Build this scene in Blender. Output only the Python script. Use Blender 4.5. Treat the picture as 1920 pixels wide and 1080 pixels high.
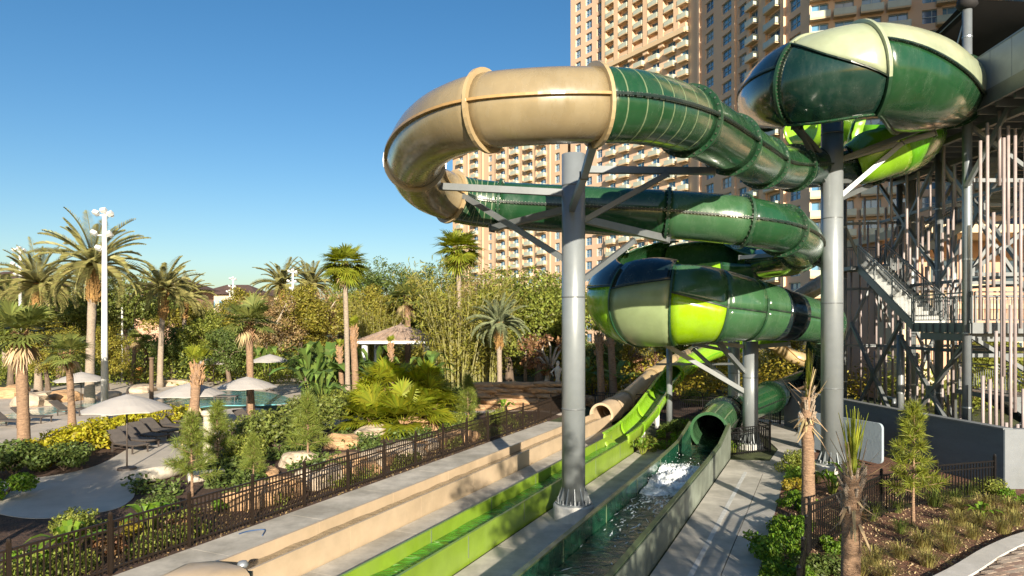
import bpy, math, random
import numpy as np
from mathutils import Vector, Matrix
SC = bpy.context.scene
for _o in list(bpy.data.objects):
    bpy.data.objects.remove(_o)
COL = SC.collection
R = math.radians
# ------------------------------------------------------------------ camera
F_PX, CX, HZ, EYE = 1280.0, 960.0, 605.0, 5.2      # focal length (px of 1920), principal column, horizon row, eye height
cam_d = bpy.data.cameras.new('camera')
cam_d.sensor_width = 36.0
cam_d.lens = 36.0 * F_PX / 1920.0
cam_d.shift_y = (HZ - 540.0) / 1920.0
cam_d.clip_start = 0.1
cam_d.clip_end = 3000.0
cam = bpy.data.objects.new('camera', cam_d)
cam.location = (0, 0, EYE)
cam.rotation_euler = (R(90), 0, 0)
COL.objects.link(cam)
SC.camera = cam
# ------------------------------------------------------------------ sky, sun, exposure
SUN_EL, SUN_TRAVEL = R(17.5), R(-10.8)     # light travels away from the camera, a little to the left
w = bpy.data.worlds.new('World')
SC.world = w
w.use_nodes = True
nt = w.node_tree
bg = nt.nodes['Background']
sky = nt.nodes.new('ShaderNodeTexSky')
sky.sky_type = 'NISHITA'
sky.sun_disc = False
sky.sun_elevation = SUN_EL
sky.sun_rotation = math.pi + SUN_TRAVEL
sky.altitude = 0
sky.air_density = 1.0
sky.dust_density = 0.9
sky.ozone_density = 2.2
hs_ = nt.nodes.new('ShaderNodeHueSaturation')
hs_.inputs['Saturation'].default_value = 1.3
nt.links.new(sky.outputs[0], hs_.inputs['Color'])
nt.links.new(hs_.outputs[0], bg.inputs[0])
bg.inputs[1].default_value = 0.060
sun_d = bpy.data.lights.new('sun', 'SUN')
sun_d.energy = 4.3
sun_d.angle = R(0.5)
sun_d.color = (1.0, 0.895, 0.74)
sun = bpy.data.objects.new('sun', sun_d)
sdir = Vector((math.sin(SUN_TRAVEL) * math.cos(SUN_EL), math.cos(SUN_TRAVEL) * math.cos(SUN_EL), -math.sin(SUN_EL)))
sun.rotation_euler = sdir.to_track_quat('-Z', 'Y').to_euler()
sun.location = (10, -40, 40)
COL.objects.link(sun)
SC.view_settings.view_transform = 'Standard'
SC.view_settings.look = 'None'
SC.view_settings.exposure = 1.2
SC.view_settings.gamma = 1.0
SC.view_settings.use_curve_mapping = False
SC.cycles.max_bounces = 6
SC.cycles.transparent_max_bounces = 6

# ------------------------------------------------------------------ helpers
def P(px, py, d):
    return Vector(((px - CX) / F_PX * d, d, EYE + (HZ - py) / F_PX * d))
def G(px, py, z=0.0):
    d = (EYE - z) * F_PX / (py - HZ)
    return Vector(((px - CX) / F_PX * d, d, z))
LT = math.atan((1547 - CX) / F_PX)                 # direction of the slide lanes
LS, LC = math.sin(LT), math.cos(LT)
def UV(u, v, z=0.0):
    return Vector((u * LS + v * LC, u * LC - v * LS, z))

MATS = {}
def _mat(name):
    m = bpy.data.materials.new(name)
    m.use_nodes = True
    MATS[name] = m
    return m, m.node_tree, m.node_tree.nodes['Principled BSDF']
def mat(name, col, rough=0.6, metal=0.0, var=0.12, scale=4.0, bump=0.0, bscale=40.0, coat=0.0, spec=0.5, col2=None, stain=0.0, stretch=None, ang=None):
    m, t, b = _mat(name)
    N, L = t.nodes, t.links
    tc = N.new('ShaderNodeTexCoord')
    src = tc.outputs['Object']
    if stretch:
        mp = N.new('ShaderNodeMapping'); mp.inputs['Scale'].default_value = stretch
        if ang is not None: mp.inputs['Rotation'].default_value = (0, 0, ang)
        L.new(src, mp.inputs[0]); src = mp.outputs[0]
    n1 = N.new('ShaderNodeTexNoise'); n1.inputs['Scale'].default_value = scale; n1.inputs['Detail'].default_value = 8; n1.inputs['Roughness'].default_value = 0.65
    L.new(src, n1.inputs['Vector'])
    rp = N.new('ShaderNodeValToRGB')
    c = Vector(col[:3])
    c2 = Vector(col2) if col2 else c * (1 + var)
    c1 = c * (1 - var) if not col2 else c
    rp.color_ramp.elements[0].color = (*c1, 1); rp.color_ramp.elements[0].position = 0.32
    rp.color_ramp.elements[1].color = (*c2, 1); rp.color_ramp.elements[1].position = 0.68
    L.new(n1.outputs[0], rp.inputs[0])
    out = rp.outputs[0]
    if stain:
        n2 = N.new('ShaderNodeTexNoise'); n2.inputs['Scale'].default_value = scale * 0.23; n2.inputs['Detail'].default_value = 5; n2.inputs['Roughness'].default_value = 0.7
        L.new(src, n2.inputs['Vector'])
        r2 = N.new('ShaderNodeValToRGB'); r2.color_ramp.elements[0].position = 0.38; r2.color_ramp.elements[1].position = 0.62
        v = 1 - stain
        r2.color_ramp.elements[0].color = (v, v, v * 0.97, 1); r2.color_ramp.elements[1].color = (1, 1, 1, 1)
        L.new(n2.outputs[0], r2.inputs[0])
        mx = N.new('ShaderNodeMix'); mx.data_type = 'RGBA'; mx.blend_type = 'MULTIPLY'; mx.inputs[0].default_value = 1
        L.new(out, mx.inputs[6]); L.new(r2.outputs[0], mx.inputs[7]); out = mx.outputs[2]
    L.new(out, b.inputs['Base Color'])
    b.inputs['Roughness'].default_value = rough
    b.inputs['Metallic'].default_value = metal
    b.inputs['Specular IOR Level'].default_value = spec
    if coat:
        b.inputs['Coat Weight'].default_value = coat; b.inputs['Coat Roughness'].default_value = 0.06
    if bump:
        n3 = N.new('ShaderNodeTexNoise'); n3.inputs['Scale'].default_value = bscale; n3.inputs['Detail'].default_value = 6
        L.new(src, n3.inputs['Vector'])
        bp = N.new('ShaderNodeBump'); bp.inputs['Strength'].default_value = bump; bp.inputs['Distance'].default_value = 0.05
        L.new(n3.outputs[0], bp.inputs['Height']); L.new(bp.outputs[0], b.inputs['Normal'])
    return m
def leafmat(name, col, var=0.35, trans=0.35, rough=0.5, hue=0.02, tcol=None):
    m, t, b = _mat(name)
    N, L = t.nodes, t.links
    g = N.new('ShaderNodeNewGeometry')
    oi = N.new('ShaderNodeObjectInfo')
    hs = N.new('ShaderNodeHueSaturation'); hs.inputs['Color'].default_value = (*col, 1)
    mr = N.new('ShaderNodeMapRange'); mr.inputs[3].default_value = 1 - var; mr.inputs[4].default_value = 1 + var * 1.4
    L.new(g.outputs['Random Per Island'], mr.inputs[0]); L.new(mr.outputs[0], hs.inputs['Value'])
    mh = N.new('ShaderNodeMapRange'); mh.inputs[3].default_value = 0.5 - hue; mh.inputs[4].default_value = 0.5 + hue
    wn = N.new('ShaderNodeTexWhiteNoise'); wn.noise_dimensions = '1D'
    L.new(g.outputs['Random Per Island'], wn.inputs['W']); L.new(wn.outputs[0], mh.inputs[0]); L.new(mh.outputs[0], hs.inputs['Hue'])
    L.new(hs.outputs[0], b.inputs['Base Color'])
    b.inputs['Roughness'].default_value = rough
    b.inputs['Specular IOR Level'].default_value = 0.35
    tr = N.new('ShaderNodeBsdfTranslucent')
    h2 = N.new('ShaderNodeHueSaturation'); h2.inputs['Saturation'].default_value = 1.1; h2.inputs['Value'].default_value = 1.3; h2.inputs['Hue'].default_value = 0.485
    L.new(hs.outputs[0], h2.inputs['Color']); L.new(h2.outputs[0], tr.inputs[0])
    ms = N.new('ShaderNodeMixShader'); ms.inputs[0].default_value = trans
    o = N['Material Output']
    L.new(b.outputs[0], ms.inputs[1]); L.new(tr.outputs[0], ms.inputs[2]); L.new(ms.outputs[0], o.inputs[0])
    return m

class MB:
    """collects shapes that become one mesh"""
    def __init__(s): s.v = []; s.f = []; s.n = 0
    def add(s, vs, fs):
        k = s.n
        s.v.extend([tuple(x) for x in vs]); s.f.extend([tuple(i + k for i in f) for f in fs]); s.n += len(vs)
        return s
    def box(s, c, size, rz=0.0, M=None):
        hx, hy, hz = size[0] / 2, size[1] / 2, size[2] / 2
        vs = [Vector((x, y, z)) for z in (-hz, hz) for (x, y) in ((-hx, -hy), (hx, -hy), (hx, hy), (-hx, hy))]
        m = M if M is not None else Matrix.Rotation(rz, 3, 'Z')
        c = Vector(c)
        return s.add([m @ v + c for v in vs], [(3, 2, 1, 0), (4, 5, 6, 7), (0, 1, 5, 4), (1, 2, 6, 5), (2, 3, 7, 6), (3, 0, 4, 7)])
    def bar(s, a, b, w, h=None, up=(0, 0, 1)):
        a, b = Vector(a), Vector(b); h = h or w
        t = (b - a); ln = t.length; t.normalize()
        sd = t.cross(Vector(up))
        if sd.length < 1e-3: sd = Vector((1, 0, 0))
        sd.normalize(); u = sd.cross(t)
        M = Matrix((sd, t, u)).transposed()
        return s.box((a + b) / 2, (w, ln, h), M=M)
    def cyl(s, a, b, r0, r1=None, n=12, caps=True):
        return s.path([a, b], [r0, r0 if r1 is None else r1], n, caps)
    def path(s, pts, rad, n=12, caps=True):
        pts = [Vector(p) for p in pts]
        if not isinstance(rad, (list, tuple)): rad = [rad] * len(pts)
        fr = frames(pts); k = s.n; vs = []; fs = []
        for (p, T, S, U), r in zip(fr, rad):
            for j in range(n):
                a = 2 * math.pi * j / n
                vs.append(p + (S * math.cos(a) + U * math.sin(a)) * r)
        for i in range(len(pts) - 1):
            for j in range(n):
                a, b = i * n + j, i * n + (j + 1) % n
                fs.append((a, b, b + n, a + n))
        if caps:
            fs.append(tuple(range(n - 1, -1, -1))); fs.append(tuple(range((len(pts) - 1) * n, len(pts) * n)))
        return s.add(vs, fs)
    def lathe(s, prof, c=(0, 0, 0), n=20):
        c = Vector(c); vs = []; fs = []
        for (r, z) in prof:
            for j in range(n):
                a = 2 * math.pi * j / n
                vs.append(c + Vector((r * math.cos(a), r * math.sin(a), z)))
        for i in range(len(prof) - 1):
            for j in range(n):
                a, b = i * n + j, i * n + (j + 1) % n
                fs.append((a, b, b + n, a + n))
        fs.append(tuple(range(n - 1, -1, -1))); fs.append(tuple(range((len(prof) - 1) * n, len(prof) * n)))
        return s.add(vs, fs)
    def prism(s, poly, z0, z1):
        n = len(poly)
        ar = sum(poly[i][0] * poly[(i + 1) % n][1] - poly[(i + 1) % n][0] * poly[i][1] for i in range(n))
        if ar < 0: poly = poly[::-1]
        vs = [(p[0], p[1], z0) for p in poly] + [(p[0], p[1], z1) for p in poly]
        fs = [tuple(range(n - 1, -1, -1)), tuple(range(n, 2 * n))] + [(i, (i + 1) % n, (i + 1) % n + n, i + n) for i in range(n)]
        return s.add(vs, fs)
def frames(pts):
    out = []
    for i, p in enumerate(pts):
        a = pts[max(i - 1, 0)]; b = pts[min(i + 1, len(pts) - 1)]
        T = (b - a).normalized()
        S = T.cross(Vector((0, 0, 1)))
        if S.length < 1e-3: S = Vector((1, 0, 0))
        S.normalize()
        out.append((p, T, S, S.cross(T).normalized()))
    return out
def mesh(name, mb, m, smooth=False):
    me = bpy.data.meshes.new(name)
    me.from_pydata(mb.v, [], mb.f)
    if m is not None: me.materials.append(m if not isinstance(m, str) else MATS[m])
    if smooth: me.polygons.foreach_set('use_smooth', [True] * len(me.polygons))
    me.update()
    return me
def link(name, data, parent=None):
    o = bpy.data.objects.new(name, data); COL.objects.link(o)
    if parent is not None: o.parent = parent
    return o
def woff(o):
    v = Vector((0, 0, 0))
    while o is not None:
        v += o.location; o = o.parent
    return v
def thing(name, label, cat, loc=(0, 0, 0), group=None):
    o = link(name, None); o.location = loc
    o['label'] = label; o['category'] = cat
    if group: o['group'] = group
    return o
def part(name, mb, m, parent, smooth=False, label=None, kind=None):
    """mesh written in world coordinates (its thing is not rotated)"""
    off = woff(parent)
    if off.length > 0: mb.v = [(x - off.x, y - off.y, z - off.z) for (x, y, z) in mb.v]
    o = link(name, mesh(name, mb, m, smooth), parent)
    if label: o['label'] = label
    if kind: o['kind'] = kind
    return o
def single(name, mb, m, label, cat, smooth=False, group=None):
    xs = np.array(mb.v); c = xs.mean(0); c[2] = xs[:, 2].min()
    mb.v = [tuple(v) for v in (xs - c)]
    o = link(name, mesh(name, mb, m, smooth)); o.location = c
    o['label'] = label; o['category'] = cat
    if group: o['group'] = group
    return o
def struct(name, mb, m, kind='structure', smooth=False, parent=None):
    o = link(name, mesh(name, mb, m, smooth), parent); o['kind'] = kind
    return o
def inst(name, data, parent, loc, rot=None, scale=None):
    o = link(name, data, parent); o.location = loc
    if rot is not None: o.rotation_euler = rot
    if scale is not None: o.scale = scale
    return o
def dup(root, loc, rz=0.0, sc=1.0, label=None, group=None, cat=None, tilt=(0, 0)):
    r = root.copy(); COL.objects.link(r)
    r.location = loc; r.rotation_euler = (tilt[0], tilt[1], rz); r.scale = (sc, sc, sc) if not isinstance(sc, tuple) else sc
    if label: r['label'] = label
    if group: r['group'] = group
    elif 'group' in r: del r['group']
    if cat: r['category'] = cat
    for ch in list(root.children):
        c = ch.copy(); COL.objects.link(c); c.parent = r
        for g in list(ch.children):
            d = g.copy(); COL.objects.link(d); d.parent = c
    return r
def discard(root):
    for ch in list(root.children):
        for g in list(ch.children): bpy.data.objects.remove(g)
        bpy.data.objects.remove(ch)
    bpy.data.objects.remove(root)
def npmesh(name, V, Q, m, smooth=False):
    """V (n,3) vertices, Q (k,m) polygons of equal size"""
    me = bpy.data.meshes.new(name)
    V = np.asarray(V, np.float32); Q = np.asarray(Q, np.int32)
    k, w_ = Q.shape
    me.vertices.add(len(V)); me.vertices.foreach_set('co', V.ravel())
    me.loops.add(k * w_); me.loops.foreach_set('vertex_index', Q.ravel())
    me.polygons.add(k); me.polygons.foreach_set('loop_start', np.arange(0, k * w_, w_, dtype=np.int32))
    try: me.polygons.foreach_set('loop_total', np.full(k, w_, np.int32))
    except Exception: pass
    if smooth: me.polygons.foreach_set('use_smooth', np.ones(k, bool))
    me.materials.append(MATS[m] if isinstance(m, str) else m)
    me.update(calc_edges=True); me.validate()
    return me
def catmull(pts, per=8):
    """pts: list of tuples (any dimension) -> dense samples and parameter"""
    A = np.array([list(p) for p in pts], float)
    A = np.vstack([2 * A[0] - A[1], A, 2 * A[-1] - A[-2]])
    out = []
    for i in range(1, len(A) - 2):
        for k in range(per):
            t = k / per
            p0, p1, p2, p3 = A[i - 1], A[i], A[i + 1], A[i + 2]
            out.append(0.5 * ((2 * p1) + (-p0 + p2) * t + (2 * p0 - 5 * p1 + 4 * p2 - p3) * t * t + (-p0 + 3 * p1 - 3 * p2 + p3) * t ** 3))
    out.append(A[-2])
    return np.array(out)
# ------------------------------------------------------------------ materials
mat('concrete', (0.54, 0.50, 0.425), 0.85, var=0.16, scale=1.9, bump=0.15, bscale=60, stain=0.38)
mat('concrete_path', (0.54, 0.505, 0.44), 0.85, var=0.15, scale=1.7, bump=0.12, bscale=70, stain=0.34)
mat('concrete_collar', (0.55, 0.54, 0.50), 0.8, var=0.10, scale=3, bump=0.2, bscale=30, stain=0.15)
mat('kerb', (0.55, 0.52, 0.47), 0.85, var=0.1, scale=3, bump=0.2, stain=0.1)
mat('sand_paving', (0.560, 0.500, 0.420), 0.9, var=0.10, scale=1.2, bump=0.2, bscale=25, stain=0.15)
mat('pool_deck', (0.580, 0.500, 0.410), 0.9, var=0.15, scale=0.8, bump=0.2, stain=0.2)
mat('soil', (0.085, 0.045, 0.026), 0.95, var=0.45, scale=3.5, bump=0.9, bscale=16, stain=0.25)
mat('mulch', (0.190, 0.088, 0.050), 0.95, var=0.55, scale=9, bump=1.0, bscale=28, stain=0.2)
mat('grassy', (0.060, 0.075, 0.020), 0.95, var=0.5, scale=1.2, bump=0.8, bscale=8, stain=0.3)
mat('rock', (0.520, 0.320, 0.165), 0.85, var=0.30, scale=2.0, bump=0.9, bscale=5, stain=0.3, stretch=(1, 1, 3.5))
mat('rock_pale', (0.55, 0.44, 0.32), 0.85, var=0.25, scale=2.5, bump=0.9, bscale=6, stain=0.25)
mat('stone_white', (0.62, 0.55, 0.44), 0.8, var=0.15, scale=4, bump=0.4, bscale=14, stain=0.2)
mat('iron', (0.035, 0.024, 0.017), 0.4, 0.4, var=0.1, spec=0.4)
mat('iron_black', (0.013, 0.012, 0.012), 0.35, 0.3, var=0.1, spec=0.5)
mat('pole_grey', (0.255, 0.280, 0.290), 0.36, 0.25, var=0.06, scale=2, stain=0.10, coat=0.2)
mat('steel_grey', (0.175, 0.190, 0.195), 0.42, 0.35, var=0.08, scale=3, stain=0.12)
mat('tower_dark', (0.200, 0.215, 0.220), 0.45, 0.3, var=0.10, scale=3, stain=0.12)
mat('tower_post', (0.270, 0.300, 0.315), 0.32, 0.45, var=0.08, scale=3, stain=0.1)
mat('galv', (0.38, 0.40, 0.41), 0.38, 0.6, var=0.1, scale=6)
mat('tread', (0.400, 0.410, 0.390), 0.6, 0.2, var=0.1, scale=5)
mat('panel_grey', (0.270, 0.300, 0.340), 0.5, 0.2, var=0.07, scale=2)
mat('bamboo_pink', (0.360, 0.300, 0.285), 0.5, var=0.10, scale=5)
mat('canvas_black', (0.020, 0.018, 0.018), 0.8, var=0.1)
mat('wall_blue', (0.115, 0.145, 0.175), 0.75, var=0.07, scale=1.5, bump=0.25, bscale=9, stain=0.10, stretch=(1, 1, 4))
mat('wall_return', (0.185, 0.200, 0.210), 0.8, var=0.08, scale=2, bump=0.2, stain=0.12)
mat('sign_back', (0.30, 0.36, 0.40), 0.6, var=0.06, scale=1.5, bump=0.15, bscale=10)
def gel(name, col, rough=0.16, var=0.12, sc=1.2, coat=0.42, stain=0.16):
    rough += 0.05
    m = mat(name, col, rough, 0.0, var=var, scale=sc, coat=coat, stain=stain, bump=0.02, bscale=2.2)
    # weathered gelcoat: chalky bloom that also paints in wavy reflections, run-off streaks, uneven gloss
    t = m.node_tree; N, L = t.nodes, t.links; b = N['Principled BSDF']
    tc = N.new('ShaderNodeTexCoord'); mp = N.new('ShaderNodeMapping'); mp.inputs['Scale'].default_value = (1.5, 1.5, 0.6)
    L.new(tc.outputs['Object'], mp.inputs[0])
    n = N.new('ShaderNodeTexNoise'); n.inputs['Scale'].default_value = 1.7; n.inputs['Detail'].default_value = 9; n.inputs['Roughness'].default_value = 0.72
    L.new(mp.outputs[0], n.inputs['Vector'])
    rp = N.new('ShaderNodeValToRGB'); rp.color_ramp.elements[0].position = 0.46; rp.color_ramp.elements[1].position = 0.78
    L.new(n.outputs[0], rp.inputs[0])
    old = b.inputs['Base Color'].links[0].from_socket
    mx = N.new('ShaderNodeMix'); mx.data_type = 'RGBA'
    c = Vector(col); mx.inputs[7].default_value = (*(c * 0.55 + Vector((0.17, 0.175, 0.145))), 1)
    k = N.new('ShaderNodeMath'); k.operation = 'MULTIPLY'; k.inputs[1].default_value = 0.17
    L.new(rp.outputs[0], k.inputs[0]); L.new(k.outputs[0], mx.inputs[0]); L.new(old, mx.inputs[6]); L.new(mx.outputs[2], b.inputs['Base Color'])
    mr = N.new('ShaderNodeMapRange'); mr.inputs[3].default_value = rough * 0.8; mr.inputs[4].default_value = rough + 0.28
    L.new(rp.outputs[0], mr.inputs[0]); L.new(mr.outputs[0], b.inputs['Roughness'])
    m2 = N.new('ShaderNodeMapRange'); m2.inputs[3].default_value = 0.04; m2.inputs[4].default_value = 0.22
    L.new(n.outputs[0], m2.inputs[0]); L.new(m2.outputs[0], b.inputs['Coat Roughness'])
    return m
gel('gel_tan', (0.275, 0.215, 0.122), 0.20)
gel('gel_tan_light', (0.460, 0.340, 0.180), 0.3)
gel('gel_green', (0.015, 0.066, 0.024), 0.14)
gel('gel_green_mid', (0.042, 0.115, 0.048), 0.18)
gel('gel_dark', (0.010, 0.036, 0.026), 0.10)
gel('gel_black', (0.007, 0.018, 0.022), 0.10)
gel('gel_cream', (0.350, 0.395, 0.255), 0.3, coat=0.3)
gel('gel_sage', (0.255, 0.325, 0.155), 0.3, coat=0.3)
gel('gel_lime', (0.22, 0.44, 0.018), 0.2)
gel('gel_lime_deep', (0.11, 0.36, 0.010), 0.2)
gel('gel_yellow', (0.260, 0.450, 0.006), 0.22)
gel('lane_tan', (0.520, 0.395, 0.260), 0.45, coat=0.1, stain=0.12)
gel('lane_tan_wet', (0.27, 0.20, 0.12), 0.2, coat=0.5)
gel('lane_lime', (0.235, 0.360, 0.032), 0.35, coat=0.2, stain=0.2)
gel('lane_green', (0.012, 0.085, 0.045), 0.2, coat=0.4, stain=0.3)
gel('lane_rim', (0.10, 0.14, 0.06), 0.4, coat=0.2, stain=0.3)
mat('lane_outer', (0.22, 0.25, 0.20), 0.45, var=0.25, scale=2, stain=0.35)
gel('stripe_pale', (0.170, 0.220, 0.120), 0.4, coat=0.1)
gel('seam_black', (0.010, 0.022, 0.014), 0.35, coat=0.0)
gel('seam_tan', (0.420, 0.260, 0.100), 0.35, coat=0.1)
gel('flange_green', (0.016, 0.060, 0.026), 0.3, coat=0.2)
mat('bolt', (0.260, 0.280, 0.220), 0.3, 0.8, var=0.05)
mat('hotel_wall', (0.720, 0.500, 0.325), 0.85, var=0.05, scale=0.08, bump=0.05, stain=0.08)
mat('hotel_wall_deep', (0.770, 0.520, 0.355), 0.85, var=0.05, scale=0.08, bump=0.05, stain=0.08)
mat('hotel_slab', (0.620, 0.460, 0.280), 0.8, var=0.05, scale=0.5)
mat('hotel_rail', (0.460, 0.490, 0.390), 0.25, var=0.12, scale=0.6, coat=0.3)
mat('hotel_frame', (0.38, 0.46, 0.50), 0.5, var=0.05)
mat('hotel_pane', (0.100, 0.250, 0.400), 0.06, 0.0, var=0.5, scale=0.25, spec=1.0, coat=0.8)  # blue base colour paints the sky's reflection into the glass
mat('pane_dark', (0.03, 0.055, 0.08), 0.08, var=0.3, spec=0.8)
mat('villa_wall', (0.62, 0.49, 0.32), 0.9, var=0.08, scale=0.3)
mat('villa_pink', (0.55, 0.33, 0.22), 0.9, var=0.1, scale=0.3)
mat('roof_tile', (0.095, 0.055, 0.042), 0.9, var=0.3, scale=1.0, bump=0.5)
mat('gazebo_tile', (0.340, 0.245, 0.180), 0.9, var=0.3, scale=2.0, bump=0.5, bscale=10)
mat('white_paint', (0.72, 0.72, 0.70), 0.45, var=0.06, scale=2, stain=0.08)
mat('umbrella', (0.430, 0.400, 0.365), 0.85, var=0.06, scale=1.5)
mat('lounger_frame', (0.075, 0.06, 0.05), 0.5, var=0.1)
mat('lounger_sling', (0.105, 0.09, 0.078), 0.8, var=0.15, scale=5)
mat('orange_box', (0.55, 0.25, 0.06), 0.7, var=0.15, scale=2)
mat('wood_post', (0.16, 0.105, 0.065), 0.9, var=0.3, scale=6, bump=0.5, stretch=(4, 4, 0.6))
mat('pine_stake', (0.50, 0.37, 0.22), 0.8, var=0.15, scale=6)
mat('bark', (0.16, 0.115, 0.08), 0.95, var=0.4, scale=5, bump=1.0, bscale=14, stretch=(2, 2, 0.5))
mat('bark_palm', (0.30, 0.19, 0.115), 0.95, var=0.35, scale=6, bump=1.0, bscale=12, stretch=(1, 1, 4))
mat('bark_palm_pale', (0.34, 0.27, 0.20), 0.95, var=0.3, scale=6, bump=1.0, bscale=12, stretch=(1, 1, 4))
mat('boots', (0.36, 0.215, 0.11), 0.95, var=0.45, scale=9, bump=1.0, bscale=10)
mat('bark_date', (0.30, 0.17, 0.055), 0.95, var=0.5, scale=8, bump=1.0, bscale=9)
mat('bark_birch', (0.42, 0.36, 0.28), 0.9, var=0.25, scale=6, bump=0.6)
mat('culm', (0.25, 0.235, 0.085), 0.55, var=0.3, scale=3)
mat('hose', (0.04, 0.09, 0.20), 0.4, var=0.1)
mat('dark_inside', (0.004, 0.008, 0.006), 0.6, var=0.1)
mat('paver', (0.40, 0.28, 0.20), 0.9, var=0.2, scale=4, bump=0.3)
mat('paver_light', (0.47, 0.37, 0.28), 0.9, var=0.2, scale=4, bump=0.3)
mat('paver_red', (0.33, 0.215, 0.16), 0.9, var=0.2, scale=4, bump=0.3)
mat('paver_joint', (0.14, 0.10, 0.075), 0.95, var=0.2, scale=6)
mat('line_paint', (0.62, 0.62, 0.60), 0.8, var=0.12, scale=7, stain=0.25)
mat('joint_dark', (0.16, 0.145, 0.13), 0.95, var=0.15, scale=5)
mat('lamp_glass', (0.62, 0.62, 0.60), 0.2, var=0.03)
_m = MATS['hotel_pane']; _n = _m.node_tree.nodes; _l = _m.node_tree.links
_oi = _n.new('ShaderNodeObjectInfo'); _r = _n.new('ShaderNodeValToRGB'); _r.color_ramp.interpolation = 'CONSTANT'
_r.color_ramp.elements[0].color = (0.07, 0.20, 0.35, 1)  # random pane tints: blues carry the painted sky reflection, the grey a curtain
for _p, _c in ((0.30, (0.12, 0.28, 0.42, 1)), (0.55, (0.045, 0.12, 0.22, 1)), (0.72, (0.20, 0.32, 0.40, 1)), (0.88, (0.36, 0.36, 0.33, 1))):
    _e = _r.color_ramp.elements.new(_p); _e.color = _c
_r.color_ramp.elements[-1].color = (0.09, 0.22, 0.36, 1); _r.color_ramp.elements[-1].position = 0.95
_l.new(_oi.outputs['Random'], _r.inputs[0]); _l.new(_r.outputs[0], _n['Principled BSDF'].inputs['Base Color'])
leafmat('leaf_oak', (0.144, 0.172, 0.037), 0.45, 0.30)
leafmat('leaf_dark', (0.094, 0.132, 0.030), 0.45, 0.28)
leafmat('leaf_mid', (0.196, 0.224, 0.039), 0.45, 0.33)
leafmat('leaf_olive', (0.236, 0.213, 0.032), 0.45, 0.33)
leafmat('leaf_yellow', (0.300, 0.245, 0.028), 0.4, 0.35)
leafmat('leaf_brown', (0.250, 0.175, 0.075), 0.45, 0.25)
leafmat('leaf_gold', (0.360, 0.330, 0.020), 0.4, 0.35)
leafmat('leaf_bright', (0.130, 0.225, 0.020), 0.4, 0.38)
leafmat('leaf_fan', (0.290, 0.320, 0.026), 0.35, 0.5, hue=0.025)
leafmat('leaf_sabal', (0.190, 0.218, 0.057), 0.4, 0.30)
leafmat('leaf_wash', (0.230, 0.260, 0.026), 0.4, 0.35)
leafmat('leaf_date', (0.240, 0.225, 0.080), 0.4, 0.25)
leafmat('leaf_silver', (0.200, 0.225, 0.120), 0.35, 0.25)
leafmat('leaf_pine', (0.180, 0.220, 0.040), 0.4, 0.30)
leafmat('leaf_pine_bright', (0.200, 0.230, 0.030), 0.4, 0.32)
leafmat('leaf_bamboo', (0.215, 0.205, 0.035), 0.45, 0.35)
leafmat('leaf_banana', (0.138, 0.213, 0.044), 0.4, 0.35)
leafmat('grass_blade', (0.300, 0.265, 0.085), 0.45, 0.30)
leafmat('grass_green', (0.140, 0.180, 0.040), 0.45, 0.30)
leafmat('leaf_dead', (0.420, 0.310, 0.170), 0.4, 0.15)
leafmat('leaf_red', (0.220, 0.120, 0.055), 0.5, 0.25)
# water
def water(name, col, rough, scale, strength, stretch=(1, 1, 1), ang=0.0, trans=0.0, foam=0.0, fcol=(0.7, 0.75, 0.7)):
    m, t, b = _mat(name); N, L = t.nodes, t.links
    tc = N.new('ShaderNodeTexCoord'); mp = N.new('ShaderNodeMapping')
    mp.inputs['Rotation'].default_value = (0, 0, ang); mp.inputs['Scale'].default_value = stretch
    L.new(tc.outputs['Object'], mp.inputs[0])
    n = N.new('ShaderNodeTexNoise'); n.inputs['Scale'].default_value = scale; n.inputs['Detail'].default_value = 5; n.inputs['Distortion'].default_value = 1.2
    L.new(mp.outputs[0], n.inputs['Vector'])
    bp = N.new('ShaderNodeBump'); bp.inputs['Strength'].default_value = strength; bp.inputs['Distance'].default_value = 0.12
    L.new(n.outputs[0], bp.inputs['Height']); L.new(bp.outputs[0], b.inputs['Normal'])
    rp = N.new('ShaderNodeValToRGB')
    c = Vector(col); rp.color_ramp.elements[0].color = (*(c * 0.55), 1); rp.color_ramp.elements[1].color = (*(c * 1.35), 1)
    rp.color_ramp.elements[0].position = 0.35; rp.color_ramp.elements[1].position = 0.7
    if foam:
        e = rp.color_ramp.elements.new(1.0 - foam * 0.5); e.color = (*fcol, 1)
        rp.color_ramp.elements[1].position = 0.62; 
        rp.color_ramp.elements[2].position = 0.62 + (1 - foam) * 0.2
    L.new(n.outputs[0], rp.inputs[0]); L.new(rp.outputs[0], b.inputs['Base Color'])
    b.inputs['Roughness'].default_value = rough; b.inputs['IOR'].default_value = 1.33
    b.inputs['Coat Weight'].default_value = 0.5; b.inputs['Coat Roughness'].default_value = 0.03
    L.new(bp.outputs[0], b.inputs['Coat Normal'])
    return m
water('water_dark', (0.012, 0.050, 0.034), 0.08, 1.5, 0.9, (1.0, 2.2, 1.0), LT * 0 + R(65), foam=0.3, fcol=(0.30, 0.34, 0.28))
water('water_lime', (0.06, 0.23, 0.02), 0.10, 2.8, 1.0, (1, 1.6, 1), R(65), foam=0.35, fcol=(0.45, 0.62, 0.30))
water('water_tan', (0.26, 0.20, 0.12), 0.15, 3.5, 0.6, (1, 1.6, 1), R(65))
water('water_pool', (0.16, 0.42, 0.46), 0.08, 1.2, 0.4)
water('water_foam', (0.80, 0.84, 0.85), 0.5, 2.5, 0.9, foam=0.3, fcol=(0.85, 0.87, 0.88))
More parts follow.
